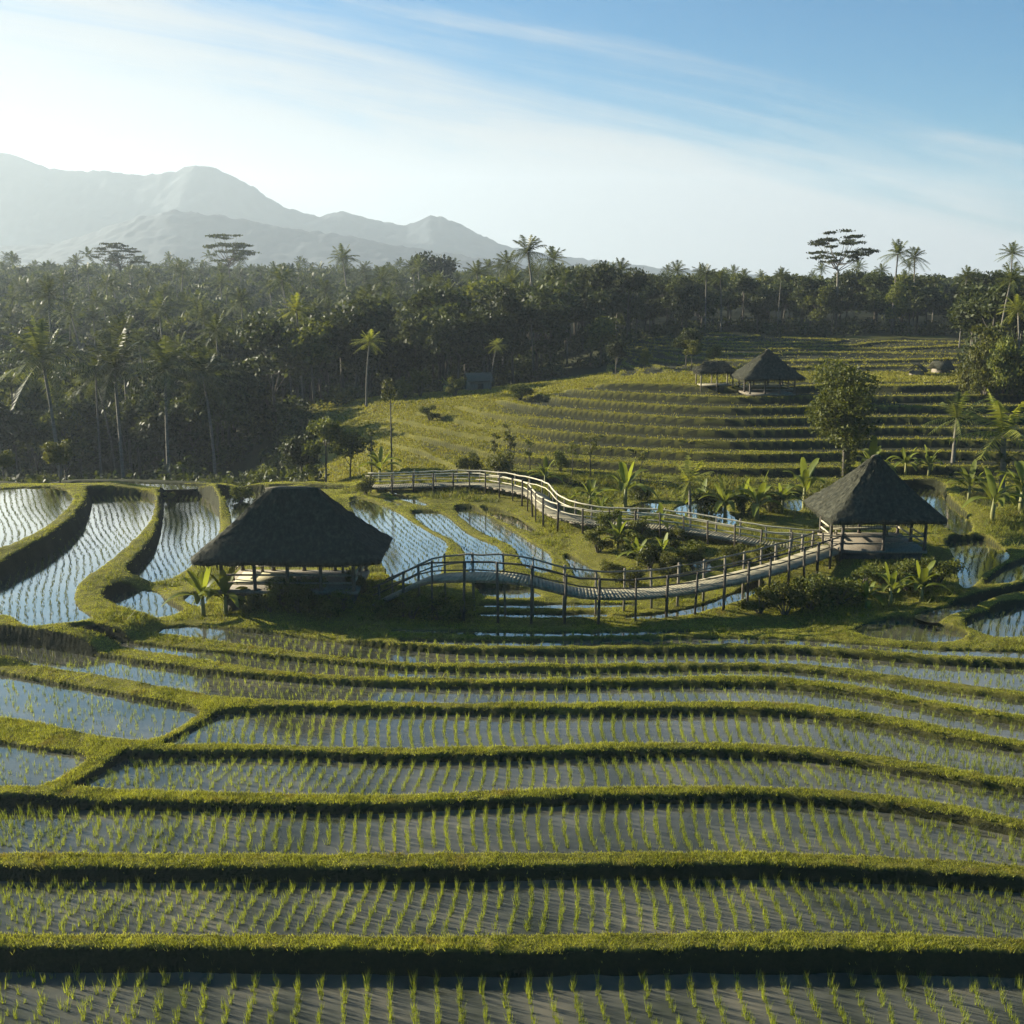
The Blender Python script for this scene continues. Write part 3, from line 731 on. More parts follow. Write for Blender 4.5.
def walkway(label, pts, width, post_step, rail_mats, gap_end=0.0):
    path = resample(pts, .2)
    tan = np.gradient(path, axis=0); tan[:, 2] = 0; tan /= np.linalg.norm(tan, axis=1)[:, None]
    nrm = np.stack([-tan[:, 1], tan[:, 0], np.zeros(len(tan))], 1)      # left of travel = away from the camera
    o = path[len(path) // 2]; root = empty('wooden_walkway', (o[0], o[1], ground_z(o[0], o[1]))); tag(root, label, 'walkway')
    off = np.array(root.location)
    P = path - off
    b = MB()
    for k in range(len(P)):
        h_ = .085
        a_, c_ = P[k] - nrm[k] * width / 2, P[k] + nrm[k] * width / 2
        j = random.uniform(-.02, .02)
        b.beam(a_ + (0, 0, j * .3), c_ + (0, 0, j * .2), .194, .05)
    b.build('deck', M['deck'], root)
    for s in (-1, 1):
        b = MB(); Q = P + nrm * (s * width / 2 * .86) + np.array([0, 0, -.10])
        for k in range(0, len(Q) - 4, 4): b.beam(Q[k], Q[min(k + 4, len(Q) - 1)], .1, .13)
        b.build('stringer', M['wood'], root)
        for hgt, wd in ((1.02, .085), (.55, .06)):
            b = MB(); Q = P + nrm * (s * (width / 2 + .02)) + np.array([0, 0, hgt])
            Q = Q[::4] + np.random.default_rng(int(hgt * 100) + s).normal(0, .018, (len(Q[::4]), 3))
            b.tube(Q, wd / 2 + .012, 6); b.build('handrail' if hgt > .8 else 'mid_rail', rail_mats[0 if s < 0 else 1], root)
        st = int(post_step / .2)
        for k in range(2, len(P), st):
            q = P[k] + nrm[k] * (s * (width / 2 + .1)); wq = q + off
            g = ground_z(wq[0], wq[1]) - off[2] - .4
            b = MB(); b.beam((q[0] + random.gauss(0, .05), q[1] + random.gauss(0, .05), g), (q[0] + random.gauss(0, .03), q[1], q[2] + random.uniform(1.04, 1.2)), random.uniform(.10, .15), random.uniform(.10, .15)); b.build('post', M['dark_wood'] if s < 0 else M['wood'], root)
    return root

def wpath(spec, width):
    out_ = []
    for px, py, Y in spec:
        x, y, z = at_y(px, py, Y); out_.append((x, y + width / 2, z))
    return out_
WA = [(378, 605, 59.6), (395, 598, 59.3), (410, 590, 59), (428, 582, 58.6), (456, 580, 58), (502, 580.5, 57.6), (525, 583, 57.4), (552, 590, 57.4), (578, 596.5, 57.4), (606, 598, 57.4), (634, 598, 57.6), (663, 595.5, 58.2), (691, 591.5, 58.8), (722, 585, 59.8), (752, 578, 61.2), (778, 571, 63), (803, 563, 65.2), (826, 555, 67.6), (838, 550, 69.6)]
WB = [(366, 488, 92.5), (405, 487, 92.5), (431, 486, 92.5), (464, 485, 92.2), (487, 486, 91), (507, 489, 89.5), (530, 494, 87), (540, 499, 84.5), (544, 507, 81.6), (555, 515, 79), (573, 521, 77.2), (601, 526, 76.2), (646, 527, 75.5), (676, 530, 74.8), (702, 534, 74), (727, 538.5, 73.1), (752, 543, 72.3), (778, 547.5, 71.6), (812, 550, 71.2), (838, 551, 71.4)]
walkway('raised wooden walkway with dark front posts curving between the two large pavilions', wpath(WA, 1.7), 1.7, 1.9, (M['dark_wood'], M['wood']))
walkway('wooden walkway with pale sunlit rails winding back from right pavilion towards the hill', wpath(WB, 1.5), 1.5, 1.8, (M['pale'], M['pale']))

# ------------------------------------------------------------------ plants
def quad_leaves(cent, size, rs, up=.3, aspect=.55):
    n_ = len(cent)
    nv = rs.normal(0, 1, (n_, 3)); nv[:, 2] += up; nv /= np.linalg.norm(nv, axis=1)[:, None]
    t = np.cross(nv, rs.normal(0, 1, (n_, 3))); t /= np.linalg.norm(t, axis=1)[:, None] + 1e-9
    bt = np.cross(nv, t); s = (size * rs.uniform(.6, 1.3, n_))[:, None]
    v = np.empty((n_, 4, 3))
    v[:, 0] = cent - t * s; v[:, 1] = cent - bt * s * aspect + nv * s * .1; v[:, 2] = cent + t * s; v[:, 3] = cent + bt * s * aspect + nv * s * .1
    return v.reshape(-1, 3)

def crown_points(lobes, n_, rs, shell=.55):
    """points in a set of ellipsoid lobes (x,y,z,rx,ry,rz), thicker towards the outside"""
    lob = np.array(lobes); w = lob[:, 3] * lob[:, 4] + lob[:, 3] * lob[:, 5]; k = rs.choice(len(lob), n_, p=w / w.sum())
    d = rs.normal(0, 1, (n_, 3)); d /= np.linalg.norm(d, axis=1)[:, None]
    r = (shell + (1 - shell) * rs.random(n_)) ; r *= 1 + .25 * np.sin(d[:, 0] * 7 + k) * np.sin(d[:, 2] * 6 + k * 2)
    return lob[k, :3] + d * r[:, None] * lob[k, 3:6]

def make_tree(seed, hgt, cw_, ch, nleaf, leaf, trunk_r, nl=11, base=.0):
    """returns trunk MB, crown verts"""
    rs = np.random.default_rng(seed); lobes = []; b = MB()
    cz = hgt - ch / 2
    for i in range(nl):
        a = rs.uniform(0, 6.28); r = cw_ / 2 * math.sqrt(rs.random()) * .72; zz = cz + (rs.random() - .5) * ch * .72
        s = rs.uniform(.2, .34) * cw_ * (1.15 - .5 * r / (cw_ / 2))
        lobes.append((math.cos(a) * r, math.sin(a) * r, zz, s, s, s * rs.uniform(.55, .8)))
    lx, ly = rs.normal(0, .3), rs.normal(0, .3)
    b.tube([(0, 0, -.5), (lx * .3, ly * .3, hgt * .25), (lx, ly, cz)], [trunk_r, trunk_r * .75, trunk_r * .4], 7)
    for l in lobes[:7]:
        s0 = rs.uniform(.35, .8)
        p0 = Vector((lx * s0, ly * s0, cz * s0)); b.tube([p0, (p0 + Vector(l[:3])) / 2 + Vector((0, 0, -.2)), Vector(l[:3])], [trunk_r * .4, trunk_r * .25, trunk_r * .08], 5)
    pts = crown_points(lobes, nleaf, rs)
    return b, quad_leaves(pts, leaf, rs)

def qmesh(name, v): return np_mesh(name, v, np.arange(len(v)).reshape(-1, 4))

def make_palm(seed, hgt, nf=20, flen=3.0, trunk_r=.17, lean=.6, nle=16, droop=1.0, lw=.11):
    rs = np.random.default_rng(seed); b = MB()
    ax, ay = rs.normal(0, lean), rs.normal(0, lean)
    pts = [(ax * t * t, ay * t * t, -.4 + (hgt + .4) * t) for t in (0, .1, .25, .5, .75, 1)]
    b.tube(pts, [trunk_r * 1.7, trunk_r * 1.15, trunk_r, trunk_r * .9, trunk_r * .8, trunk_r * .75], 7)
    top = np.array(pts[-1]); tv = []
    for i in range(nf):
        a = i * 2.4 + rs.normal(0, .2); f = (i + .5) / nf; el = R(82 - 105 * f + rs.normal(0, 7)); ln = flen * rs.uniform(.85, 1.12)
        dh = np.array([math.cos(a), math.sin(a), 0]); side = np.array([-math.sin(a), math.cos(a), 0])
        ts = np.linspace(0, 1, nle + 1)
        pos = top + dh * (np.cos(el) * ts * ln)[:, None] + np.array([0, 0, 1.]) * (np.sin(el) * ts * ln - droop * .42 * ln * ts ** 2.1 * (.5 + .5 * math.cos(el)))[:, None]
        for k in range(nle):
            p, q_ = pos[k], pos[k + 1]
            tv += [p + side * .025, p - side * .025, q_]
            if k < 1: continue
            lf = ln * .27 * math.sin(math.pi * min(.98, (.12 + .86 * ts[k]))) ** .7 + .08
            fw = (q_ - p) / np.linalg.norm(q_ - p)
            for s in (-1, 1):
                tip = p + side * s * lf * .72 + fw * lf * .45 + np.array([0, 0, -lf * rs.uniform(.25, .55)])
                tv += [p - fw * lw / 2, p + fw * lw / 2, tip]
    return b, np.array(tv)

def tmesh(name, v): return np_mesh(name, v, None, np.arange(len(v)).reshape(-1, 3))

def proto(b, crown_me):
    return np_mesh('trunk', b.v, b.q, b.t, True), crown_me

def place_tree(name, pr, x, y, rz, sc, label, cat, group=None, crown_mat=None, trunk_mat=None, z=None, squash=1.0):
    o = empty(name, (x, y, ground_z(x, y) if z is None else z), rz); o.scale = (sc * squash, sc * squash, sc)
    tag(o, label, cat, group)
    t = link('trunk', pr[0], trunk_mat or M['trunk'], o); cr_ = link('crown', pr[1], None, o)
    if not pr[1].materials: pr[1].materials.append(crown_mat or M['tree'])
    elif crown_mat is not None and pr[1].materials[0] != crown_mat:
        cr_.material_slots[0].link = 'OBJECT'; cr_.material_slots[0].material = crown_mat
    return o

broad = []
for i, (h_, w_, ch, nl_, lf) in enumerate([(12, 8, 7.5, 2300, .38), (15, 8.5, 9, 2600, .40), (10, 7.5, 6.5, 2000, .36), (14, 7, 10, 2300, .36), (12, 10, 6.5, 2500, .4)]):
    b, v = make_tree(40 + i, h_, w_, ch, nl_, lf, .24, 12); broad.append(proto(b, qmesh('crown', v)))
palms = []
for i in range(5):
    b, v = make_palm(60 + i, 13 + i * .8, 22, 3.4, .16, .7, 15, 1.0, .16); palms.append(proto(b, tmesh('crown', v)))
for p_ in broad: p_[0].materials.append(M['trunk']); p_[1].materials.append(M['tree'])
for p_ in palms: p_[0].materials.append(M['palm_trunk']); p_[1].materials.append(M['palm'])

def crown_at(px, Y, ytop, base_h_):
    """scale so that a tree of height base_h_ reaches picture row ytop"""
    x, y = xy(px, Y, 0); z = ground_z(x, y); zt = at_y(px, ytop, Y)[2]
    return x, y, z, (zt - z) / base_h_

big = []
for i in range(3):
    b, v = make_palm(90 + i, 14, 26, 5.6, .2, .5, 20, 1.0, .2); big.append(proto(b, tmesh('crown', v)))
    big[-1][0].materials.append(M['palm_trunk']); big[-1][1].materials.append(M['palm'])
# notable palms (px, Y, crown top row, variant, label, bright)
NP = [(57, 136, 335, 0, 'tall coconut palm with silvery fronds at the far left above the paddies'),
      (120, 138, 345, 1, 'coconut palm second from the left in the front row of the dark forest'),
      (166, 135, 346, 2, 'coconut palm third from the left in the front row of the dark forest'),
      (213, 136, 358, 3, 'low leafy coconut palm fourth from the left in front of the dark forest'),
      (303, 156, 300, 4, 'slim coconut palm with long pale trunk where hill crest meets the forest'),
      (292, 158, 322, 2, 'leaning pale trunked palm just left of the slim palm on the crest'),
      (367, 140, 334, 0, 'lone sunlit coconut palm with bare trunk standing on the grassy crest'),
      (491, 142, 340, 3, 'sunlit palm beside the small grey roofed hut on the crest'),
      (533, 168, 303, 1, 'tall palm rising above the forest edge behind the hill crest'),
      (615, 205, 262, 2, 'palm at the left corner of the upper terraces'),
      (703, 208, 268, 4, 'first slim pale trunked palm behind the upper terraces'),
      (719, 210, 272, 1, 'second slim pale trunked palm behind the upper terraces'),
      (350, 330, 249, 0, 'palm crown breaking the forest skyline left of the mountain foot'),
      (888, 214, 244, 1, 'tall dark palm on the skyline, left of a close pair'),
      (909, 216, 249, 3, 'tall dark palm on the skyline, right of a close pair'),
      (1003, 214, 246, 4, 'small lone star shaped palm crown on the right skyline'),
      (989, 131, 268, 2, 'tall palm with pale trunk standing above the bushes at right'),
      (1012, 126, 300, 0, 'bushy yellow green palm at the right frame edge'),
      (527, 250, 268, 3, 'distant palm poking out of the forest above the centre'),
      (677, 240, 264, 0, 'small palm on the skyline above the left end of upper terraces')]
for px, Y, yt, v, lab in NP:
    x, y, z, s = crown_at(px, Y, yt, 14.6 + v * .8)
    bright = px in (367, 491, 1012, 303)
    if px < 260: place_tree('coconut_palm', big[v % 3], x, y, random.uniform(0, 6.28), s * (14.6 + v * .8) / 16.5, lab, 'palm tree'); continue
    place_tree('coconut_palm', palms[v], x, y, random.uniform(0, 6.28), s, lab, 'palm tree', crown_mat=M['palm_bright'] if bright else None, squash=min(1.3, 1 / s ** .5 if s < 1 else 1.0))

# umbrella trees and other named trees
def umbrella(seed, hgt, width):
    rs = np.random.default_rng(seed); b = MB(); fork = Vector((-.1, .1, hgt * .62)); b.tube([(0, 0, -.5), (.15, 0, hgt * .3), fork], [.3, .22, .16], 7); lobes = []
    tiers = [(.97, .50, 9), (.90, .80, 13), (.82, 1.0, 14), (.75, .75, 7)]
    for zf, wf, n_ in tiers:
        for i in range(n_):
            a = rs.uniform(0, 6.28); r = width / 2 * wf * rs.uniform(.35, 1)
            e = Vector((math.cos(a) * r, math.sin(a) * r, hgt * (zf + rs.normal(0, .028))))
            w_ = width * rs.uniform(.085, .14); lobes.append((*e, w_, w_, .28))
            if i % 2 == 0: b.tube([fork + Vector((0, 0, rs.uniform(0, hgt * .12))), fork.lerp(e, .55) + Vector((0, 0, -hgt * .015)), e], [.10, .06, .02], 5)
    return b, quad_leaves(crown_points(lobes, 4200, rs, .1), .24, rs, 1.2)
for px, Y, yt, lab in [(832, 212, 236, 'tall umbrella shaped tree with flat layered crown and pale trunk on the skyline'),
                       (233, 380, 238, 'flat topped umbrella tree on the left skyline below the mountain'),
                       (125, 390, 245, 'low wide umbrella tree on the far left skyline')]:
    x, y, z, s = crown_at(px, Y, yt, 17.6); b, v = umbrella(px, 18, 13.5)
    place_tree('umbrella_tree', proto(b, qmesh('crown', v)), x, y, .3, s, lab, 'tree', crown_mat=M['tree'], trunk_mat=M['palm_trunk'] if px > 800 else M['trunk'])
b, v = make_tree(301, 11, 7.4, 8.2, 9000, .17, .22, 18)
_r = np.random.default_rng(9); v = np.concatenate([v, quad_leaves(crown_points([(.1, .05, h_, .42, .42, .8) for h_ in np.arange(.6, 5, .7)] + [(1.2, .3, h_, .3, .3, .7) for h_ in np.arange(2.2, 5, .8)], 1700, _r), .13, _r)])
x, y, z, s = crown_at(843, 91.5, 360, 11)
place_tree('broadleaf_tree', proto(b, qmesh('crown', v)), x, y, .5, s, 'big dense dark tree with ivy covered trunk standing behind the right pavilion', 'tree', crown_mat=M['bush'])
for px, Y, yt, lab, mt in [(436, 320, 250, 'round crowned tree standing above the forest skyline at centre', 'tree'),
                       (980, 127, 322, 'bright leafy tree at the right end of the hilltop terrace', 'tree_olive'),
                       (998, 122, 335, 'dense bushy tree in the clump right of the hilltop terrace', 'bush'),
                       (1016, 120, 345, 'dark bushy tree at right frame edge above the hillside', 'bush'),
                       (690, 146, 338, 'leafy tree left of the low thatched shelter', 'tree_olive'),
                       (684, 150, 330, 'thin dark tree behind the hilltop left of the shelter', 'tree'),
                       (643, 148, 348, 'small yellow green tree at the left end of the hilltop', 'tree_olive'),
                       (712, 148, 345, 'grey leafed tree right behind the low thatched shelter', 'bush'),
                       (615, 150, 338, 'dark tree where the hill crest meets the forest', 'tree'),
                       (326, 104, 415, 'large dark shrubby tree in the dip left of the back walkway', 'bush'),
                       (300, 106, 430, 'dark bushy tree half sunk in the valley behind left pavilion', 'tree'),
                       (350, 104, 428, 'shaggy tree beside the walkway start', 'bush'),
                       (60, 99, 438, 'small bright leafy tree on the far rim of the left paddies', 'tree_olive'),
                       (5, 99, 448, 'bright shrub tree at the far left edge of the plateau', 'tree_olive')]:
    x, y, z, s = crown_at(px, Y, yt, 12)
    i = int(px) % 5; s = s * 12 / [12, 15, 10, 14, 12][i]
    place_tree('broadleaf_tree', broad[i], x, y, random.uniform(0, 6.28), s, lab, 'tree', crown_mat=M[mt])

# slender pole-like tree on the grassy slope
b = MB(); b.tube([(0, 0, -.4), (.03, 0, 4), (0, 0, 8.6)], [.1, .08, .05], 6)
rs = np.random.default_rng(5); v = quad_leaves(crown_points([(-.3, 0, 8.6, .7, .6, .9), (.3, .1, 8.0, .5, .5, .6), (-.5, 0, 7.6, .4, .4, .4)], 260, rs), .16, rs)
x, y, z, s = crown_at(392, 101, 380, 9.3)
place_tree('slender_tree', proto(b, qmesh('crown', v)), x, y, 0, s, 'very thin tall tree with tiny leafy top near the back walkway', 'tree', crown_mat=M['tree_olive'])

for q_, (px, Y, yt, w_, lab, mt) in enumerate([(510, 99, 422, 1.5, 'sparse thin tree on the grassy slope above the back walkway', 'tree_olive'),
        (494, 100, 432, 1.1, 'thin bare stemmed sapling just left of the sparse thin tree', 'tree_olive'),
        (530, 97, 436, 1.3, 'thin dark sapling right of the sparse thin tree', 'bush'),
        (572, 95, 440, 1.6, 'slim tree at the foot of the terraced hill, left of two', 'bush'),
        (590, 94, 434, 1.8, 'slim tree at the foot of the terraced hill, right of two', 'tree_olive'),
        (640, 92, 450, 1.1, 'thin sapling behind the outer bend of pale railed walkway', 'tree_olive'),
        (372, 102, 428, 1.2, 'thin sapling left of the pole like tree', 'tree_olive')]):
    rs = np.random.default_rng(700 + q_); b = MB(); tp = rs.normal(0, .25, 2)
    b.tube([(0, 0, -.4), (tp[0] * .3, tp[1] * .3, 2.4), (tp[0], tp[1], 5)], [.10, .07, .03], 6)
    lob = []
    for k in range(8):
        zz = rs.uniform(2.6, 5.3); a = rs.uniform(0, 6.28); r = w_ * rs.uniform(.2, .6) * (1 - abs(zz - 4) / 3)
        e = Vector((tp[0] + math.cos(a) * r, tp[1] + math.sin(a) * r, zz)); lob.append((*e, .5, .5, .38)); b.tube([(tp[0] * .7, tp[1] * .7, zz - .6), e], [.035, .012], 4)
    x, y, z, s = crown_at(px, Y, yt, 5.6)
    place_tree('slender_tree', proto(b, qmesh('crown', quad_leaves(crown_points(lob, 520, rs, .2), .13, rs))), x, y, 0, s, lab, 'tree', crown_mat=M[mt])

# ---- forest
def in_forest(px, Y):
    if px < 300: return Y > 141
    if px < 420: return Y > 141 + (px - 300) / 120 * 22
    if px < 600: return Y > 163
    if px < 640: return Y > 163 + (px - 600) / 40 * 43
    if px < 955: return Y > 206
    return Y > 140
spots = []
Y = 142.0
while Y < 620:
    sp_ = 5.2 + Y * .0095
    half = Y * .60
    xx = -half
    while xx < half:
        x = xx + random.uniform(-.45, .45) * sp_; y = Y + random.uniform(-.5, .5) * sp_
        px = pxof(x, y, 5)
        if -170 < px < 1200 and in_forest(px, y): spots.append((x, y, px))
        xx += sp_
    Y += sp_ * .95
spots.sort(key=lambda t: math.hypot(t[0], t[1]))
sx_, sy_ = np.array([s[0] for s in spots]), np.array([s[1] for s in spots])
sz_ = terrain(sx_, sy_)[0]
nbroad = npalm = 0; far = []
area_name = lambda px: 'the dark valley wood on the left' if px < 330 else 'the wood behind the hill crest' if px < 620 else 'the wood behind the upper terraces'
for (x, y, px), z in zip(spots, sz_):
    palm = random.random() < (.28 if px < 620 else .12)
    seen = -60 < px < 1090
    hs = random.uniform(.8, 1.2)
    if px > 600: hs *= .82
    cap_row = np.interp(px, [0, 250, 520, 700, 1000], [247, 255, 266, 271, 270]) + random.uniform(0, 9)
    cap_z = at_y(px, cap_row, y)[2]
    hs = min(hs, max(.35, (cap_z - z) / (15.8 if palm else 13.2)))
    if palm and random.random() < .25: hs *= 1.16
    if seen and palm and npalm < 230:
        npalm += 1; v = random.randrange(5)
        place_tree('coconut_palm', palms[v], x, y, random.uniform(0, 6.28), hs * 1.02, 'coconut palm crowded among other trees in ' + area_name(px), 'palm tree', 'palms in ' + area_name(px), z=z)
    elif seen and not palm and nbroad < 280:
        nbroad += 1; v = random.randrange(5)
        place_tree('broadleaf_tree', broad[v], x, y, random.uniform(0, 6.28), hs, 'dark broadleaf tree crowded among other trees in ' + area_name(px), 'tree', 'trees in ' + area_name(px), crown_mat=M['bush'] if random.random() < .15 else None, z=z, squash=random.uniform(.9, 1.15))
    else:
        far.append((x, y, z, palm, hs))
print('forest', nbroad, npalm, len(far), 'rice', len(rice_pts))
lowb = []
for i in range(4):
    b, v = make_tree(140 + i, 13, 8.5, 8, 420, .72, .2, 9); lowb.append(v.reshape(-1, 4, 3))
lowp = []
for i in range(3):
    b, v = make_palm(160 + i, 14, 14, 3.6, .15, .5, 6, 1.0, .5); lowp.append(v.reshape(-1, 3, 3))
fv, pv = [], []
for x, y, z, palm, hs in far:
    a = random.uniform(0, 6.28); ca_, sa_ = math.cos(a), math.sin(a)
    src = random.choice(lowp if palm else lowb)
    q = np.empty_like(src); q[..., 0] = (src[..., 0] * ca_ - src[..., 1] * sa_) * hs + x; q[..., 1] = (src[..., 0] * sa_ + src[..., 1] * ca_) * hs + y; q[..., 2] = src[..., 2] * hs + z
    (pv if palm else fv).append(q)
fv = np.concatenate(fv).reshape(-1, 3); pv = np.concatenate(pv).reshape(-1, 3)
me = np_mesh('forest', np.concatenate([fv, pv]), np.arange(len(fv)).reshape(-1, 4), np.arange(len(pv)).reshape(-1, 3) + len(fv))
tag(link('forest', me, M['tree']), 'distant tropical forest merging into one mass up to the skyline', 'forest', kind='stuff')

# undergrowth that fills the forest edge
rs = np.random.default_rng(88); ug = []
for (x, y, px), z in zip(spots, sz_):
    if math.hypot(x, y) > 240: continue
    for _ in range(3):
        ug.append((x + rs.normal(0, 3), y + rs.normal(0, 3) - 1.5, z + .8, 1.9, 1.9, 1.6))
ug = [u for u in ug if in_forest(pxof(u[0], u[1], u[2]), u[1] + 3)]
for _ in range(420):
    X_, Y_ = rs.uniform(-75, -14), rs.uniform(103, 150)
    if pxof(X_, Y_, -4) < 322 - (Y_ - 103) * .5:
        s0 = rs.uniform(1.0, 2.2); ug.append((X_, Y_, ground_z(X_, Y_) + s0 * .5, s0, s0, s0 * .9))
v = quad_leaves(crown_points(ug, 90 * len(ug), rs, .5), .3, rs)
tag(link('undergrowth', qmesh('undergrowth', v), M['tree']), 'dark undergrowth at the foot of the forest trees', 'undergrowth', kind='stuff')

# ---- banana plants
def banana_leaf(ln, wd, el, droop, rs):
    v, q = [], []; n_ = 9
    for i in range(n_ + 1):
        t = i / n_; r = t * ln; x = r * math.cos(el); z = r * math.sin(el) - droop * ln * t ** 2.2
        w_ = wd * (.12 if t < .12 else math.sin(math.pi * min(.97, (t - .05) / .98)) ** .55); 
        jag = rs.uniform(.8, 1.05)
        v += [(x, -w_ / 2 * jag, z + .22 * w_), (x, 0, z), (x, w_ / 2 * jag, z + .22 * w_)]
    for i in range(n_):
        a = i * 3; q += [(a, a + 1, a + 4, a + 3), (a + 1, a + 2, a + 5, a + 4)]
    return np_mesh('leaf', v, q, None, True)
rs = np.random.default_rng(31)
leaf_me = [banana_leaf(1.9, .42, R(e), d, rs) for e, d in ((82, .05), (66, .25), (56, .42), (45, .6), (28, .6), (76, .12))]
bst = MB(); bst.tube([(0, 0, -.3), (0, 0, .4), (.03, 0, 1.05)], [.11, .10, .06], 8); stem_me = np_mesh('stem', bst.v, bst.q, bst.t, True)
for m_ in leaf_me: m_.materials.append(M['banana'])
stem_me.materials.append(M['stem'])
def banana(px, py, z, hpx, label, nleaf=12, Y=None, up=0):
    x, y = at_z(px, py, z) if Y is None else xy(px, Y, z)
    g = ground_z(x, y); w_ = y * cp + (H - g) * sp; sc = hpx * w_ / F / 2.95
    o = empty('banana_plant', (x, y, g), random.uniform(0, 6.28), sc); tag(o, label, 'banana plant')
    link('stem', stem_me, None, o)
    for i in range(nleaf):
        k = [5, 1, 1, 2, 2, 3, 3, 4, 4, 2, 3, 4][min(i, 11)]
        l = link('leaf', leaf_me[k], None, o); l.location = (.02, 0, .9 + random.uniform(-.25, .15)); l.rotation_euler = (0, 0, i * 2.4 + random.uniform(-.3, .3)); s_ = random.uniform(.8, 1.15); l.scale = (s_, s_, s_)
for a_ in [(203, 610, .0, 66, 'yellow green banana plant at front left corner of large pavilion, left of two'),
          (226, 612, .0, 60, 'banana plant under the left eave of large pavilion, right of two'),
          (725, 516, 1.0, 52, 'banana plant with upright rolled leaves between the two young palms behind the pale rail'),
          (757, 519, 1.0, 55, 'broad leaved banana plant behind the right end of the pale railed walkway'),
          (804, 508, .9, 62, 'banana plant left of the sunlit pavilion roof'),
          (905, 480, 1.2, 38, 'banana plant behind the right slope of sunlit pavilion, left of two'),
          (928, 481, 1.2, 34, 'banana plant behind the right slope of sunlit pavilion, right of two'),
          (866, 604, .2, 36, 'small banana plant in shade below right pavilion, left of three'),
          (890, 604, .2, 58, 'tallest banana plant in shade below right pavilion, middle of three'),
          (921, 600, .2, 54, 'leafy banana plant below right pavilion, right of three'),
          (992, 520, 1.0, 68, 'banana plant with drooping leaf by the bund at right'),
          (1020, 516, 1.0, 74, 'banana plant cut by the right frame edge'),
          (618, 552, .5, 44, 'banana plant at the left of three on the bank between the walkways'),
          (638, 566, .4, 40, 'banana plant in the middle of three on the bank between the walkways'),
          (662, 562, .4, 36, 'banana plant at the right of three on the bank between the walkways'),
          (700, 512, 1.0, 44, 'leafy banana plant just right of the young sunlit palm'),
          (742, 514, 1.0, 40, 'short banana plant tucked left of the broad leaved one'),
          (782, 514, .95, 42, 'banana plant between the broad leaved one and the pavilion roof'),
          (590, 508, .9, 40, 'banana plant on the slope above the outer walkway bend'),
          (545, 486, 1.1, 36, 'banana plant at the foot of the grassy slope behind the walkway'),
          (968, 506, 1.0, 46, 'banana plant on the bund between right pavilion and the right frame edge'),
          (660, 535, .6, 34, 'banana plant rising from the shrubs beside the walkways'),
          (870, 486, 1.2, 52, 'banana plant at the foot of the big dark tree'),
          (625, 508, 1.0, 62, 'slender banana plant behind the bend of the pale railed walkway'),
          (380, 483, .8, 46, 'banana plant on the slope left of the thin pole like tree'),
          (448, 392, 4.5, 26, 'banana plant on the hill crest left of the grey roofed hut'),
          (600, 520, .7, 34, 'low banana plant at the outer bend of the walkway')]:
    banana(*a_)

# young feathery palms in the middle distance
yp = []
for i in range(3):
    b, v = make_palm(260 + i, 2.6, 13, 2.2, .12, .15, 16, .8, .11); yp.append(proto(b, tmesh('crown', v)))
    yp[-1][0].materials.append(M['palm_trunk']); yp[-1][1].materials.append(M['palm_bright'])
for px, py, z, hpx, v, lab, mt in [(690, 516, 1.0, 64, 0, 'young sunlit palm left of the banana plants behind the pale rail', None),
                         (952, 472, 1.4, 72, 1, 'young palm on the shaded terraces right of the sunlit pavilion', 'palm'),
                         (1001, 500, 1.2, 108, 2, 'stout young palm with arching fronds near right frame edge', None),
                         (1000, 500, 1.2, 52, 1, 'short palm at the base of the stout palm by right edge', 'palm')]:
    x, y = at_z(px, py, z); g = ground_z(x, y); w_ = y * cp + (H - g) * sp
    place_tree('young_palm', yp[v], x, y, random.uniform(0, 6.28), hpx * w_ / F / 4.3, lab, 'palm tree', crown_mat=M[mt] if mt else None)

# ---- shrubs
shr = []
for i in range(4):
    r_ = np.random.default_rng(400 + i); lob = []
    for k in range(8):
        a = r_.uniform(0, 6.28); q = r_.uniform(.1, .75); lob.append((math.cos(a) * q, math.sin(a) * q, r_.uniform(.35, 1.2), r_.uniform(.3, .5), r_.uniform(.3, .5), r_.uniform(.25, .45)))
    b = MB()
    for l in lob: b.tube([(0, 0, -.2), (l[0] * .4, l[1] * .4, l[2] * .5), l[:3]], [.05, .035, .015], 5)
    st_ = np_mesh('stem', b.v, b.q, b.t); st_.materials.append(M['trunk'])
    fo_ = qmesh('foliage', quad_leaves(crown_points(lob, 2400, r_, .4), .065, r_)); fo_.materials.append(M['bush']); shr.append((st_, fo_))
def shrub(px, py, z, hpx, label, mt=None, wide=1.2):
    x, y = at_z(px, py, z); g = ground_z(x, y); w_ = y * cp + (H - g) * sp; sc = hpx * w_ / F / 1.5
    i = random.randrange(4); o = empty('shrub', (x, y, g), random.uniform(0, 6.28)); o.scale = (sc * wide * .75, sc * wide * .75, sc); tag(o, label, 'shrub')
    link('stem', shr[i][0], None, o); f = link('foliage', shr[i][1], None, o)
    if mt: f.material_slots[0].link = 'OBJECT'; f.material_slots[0].material = M[mt]
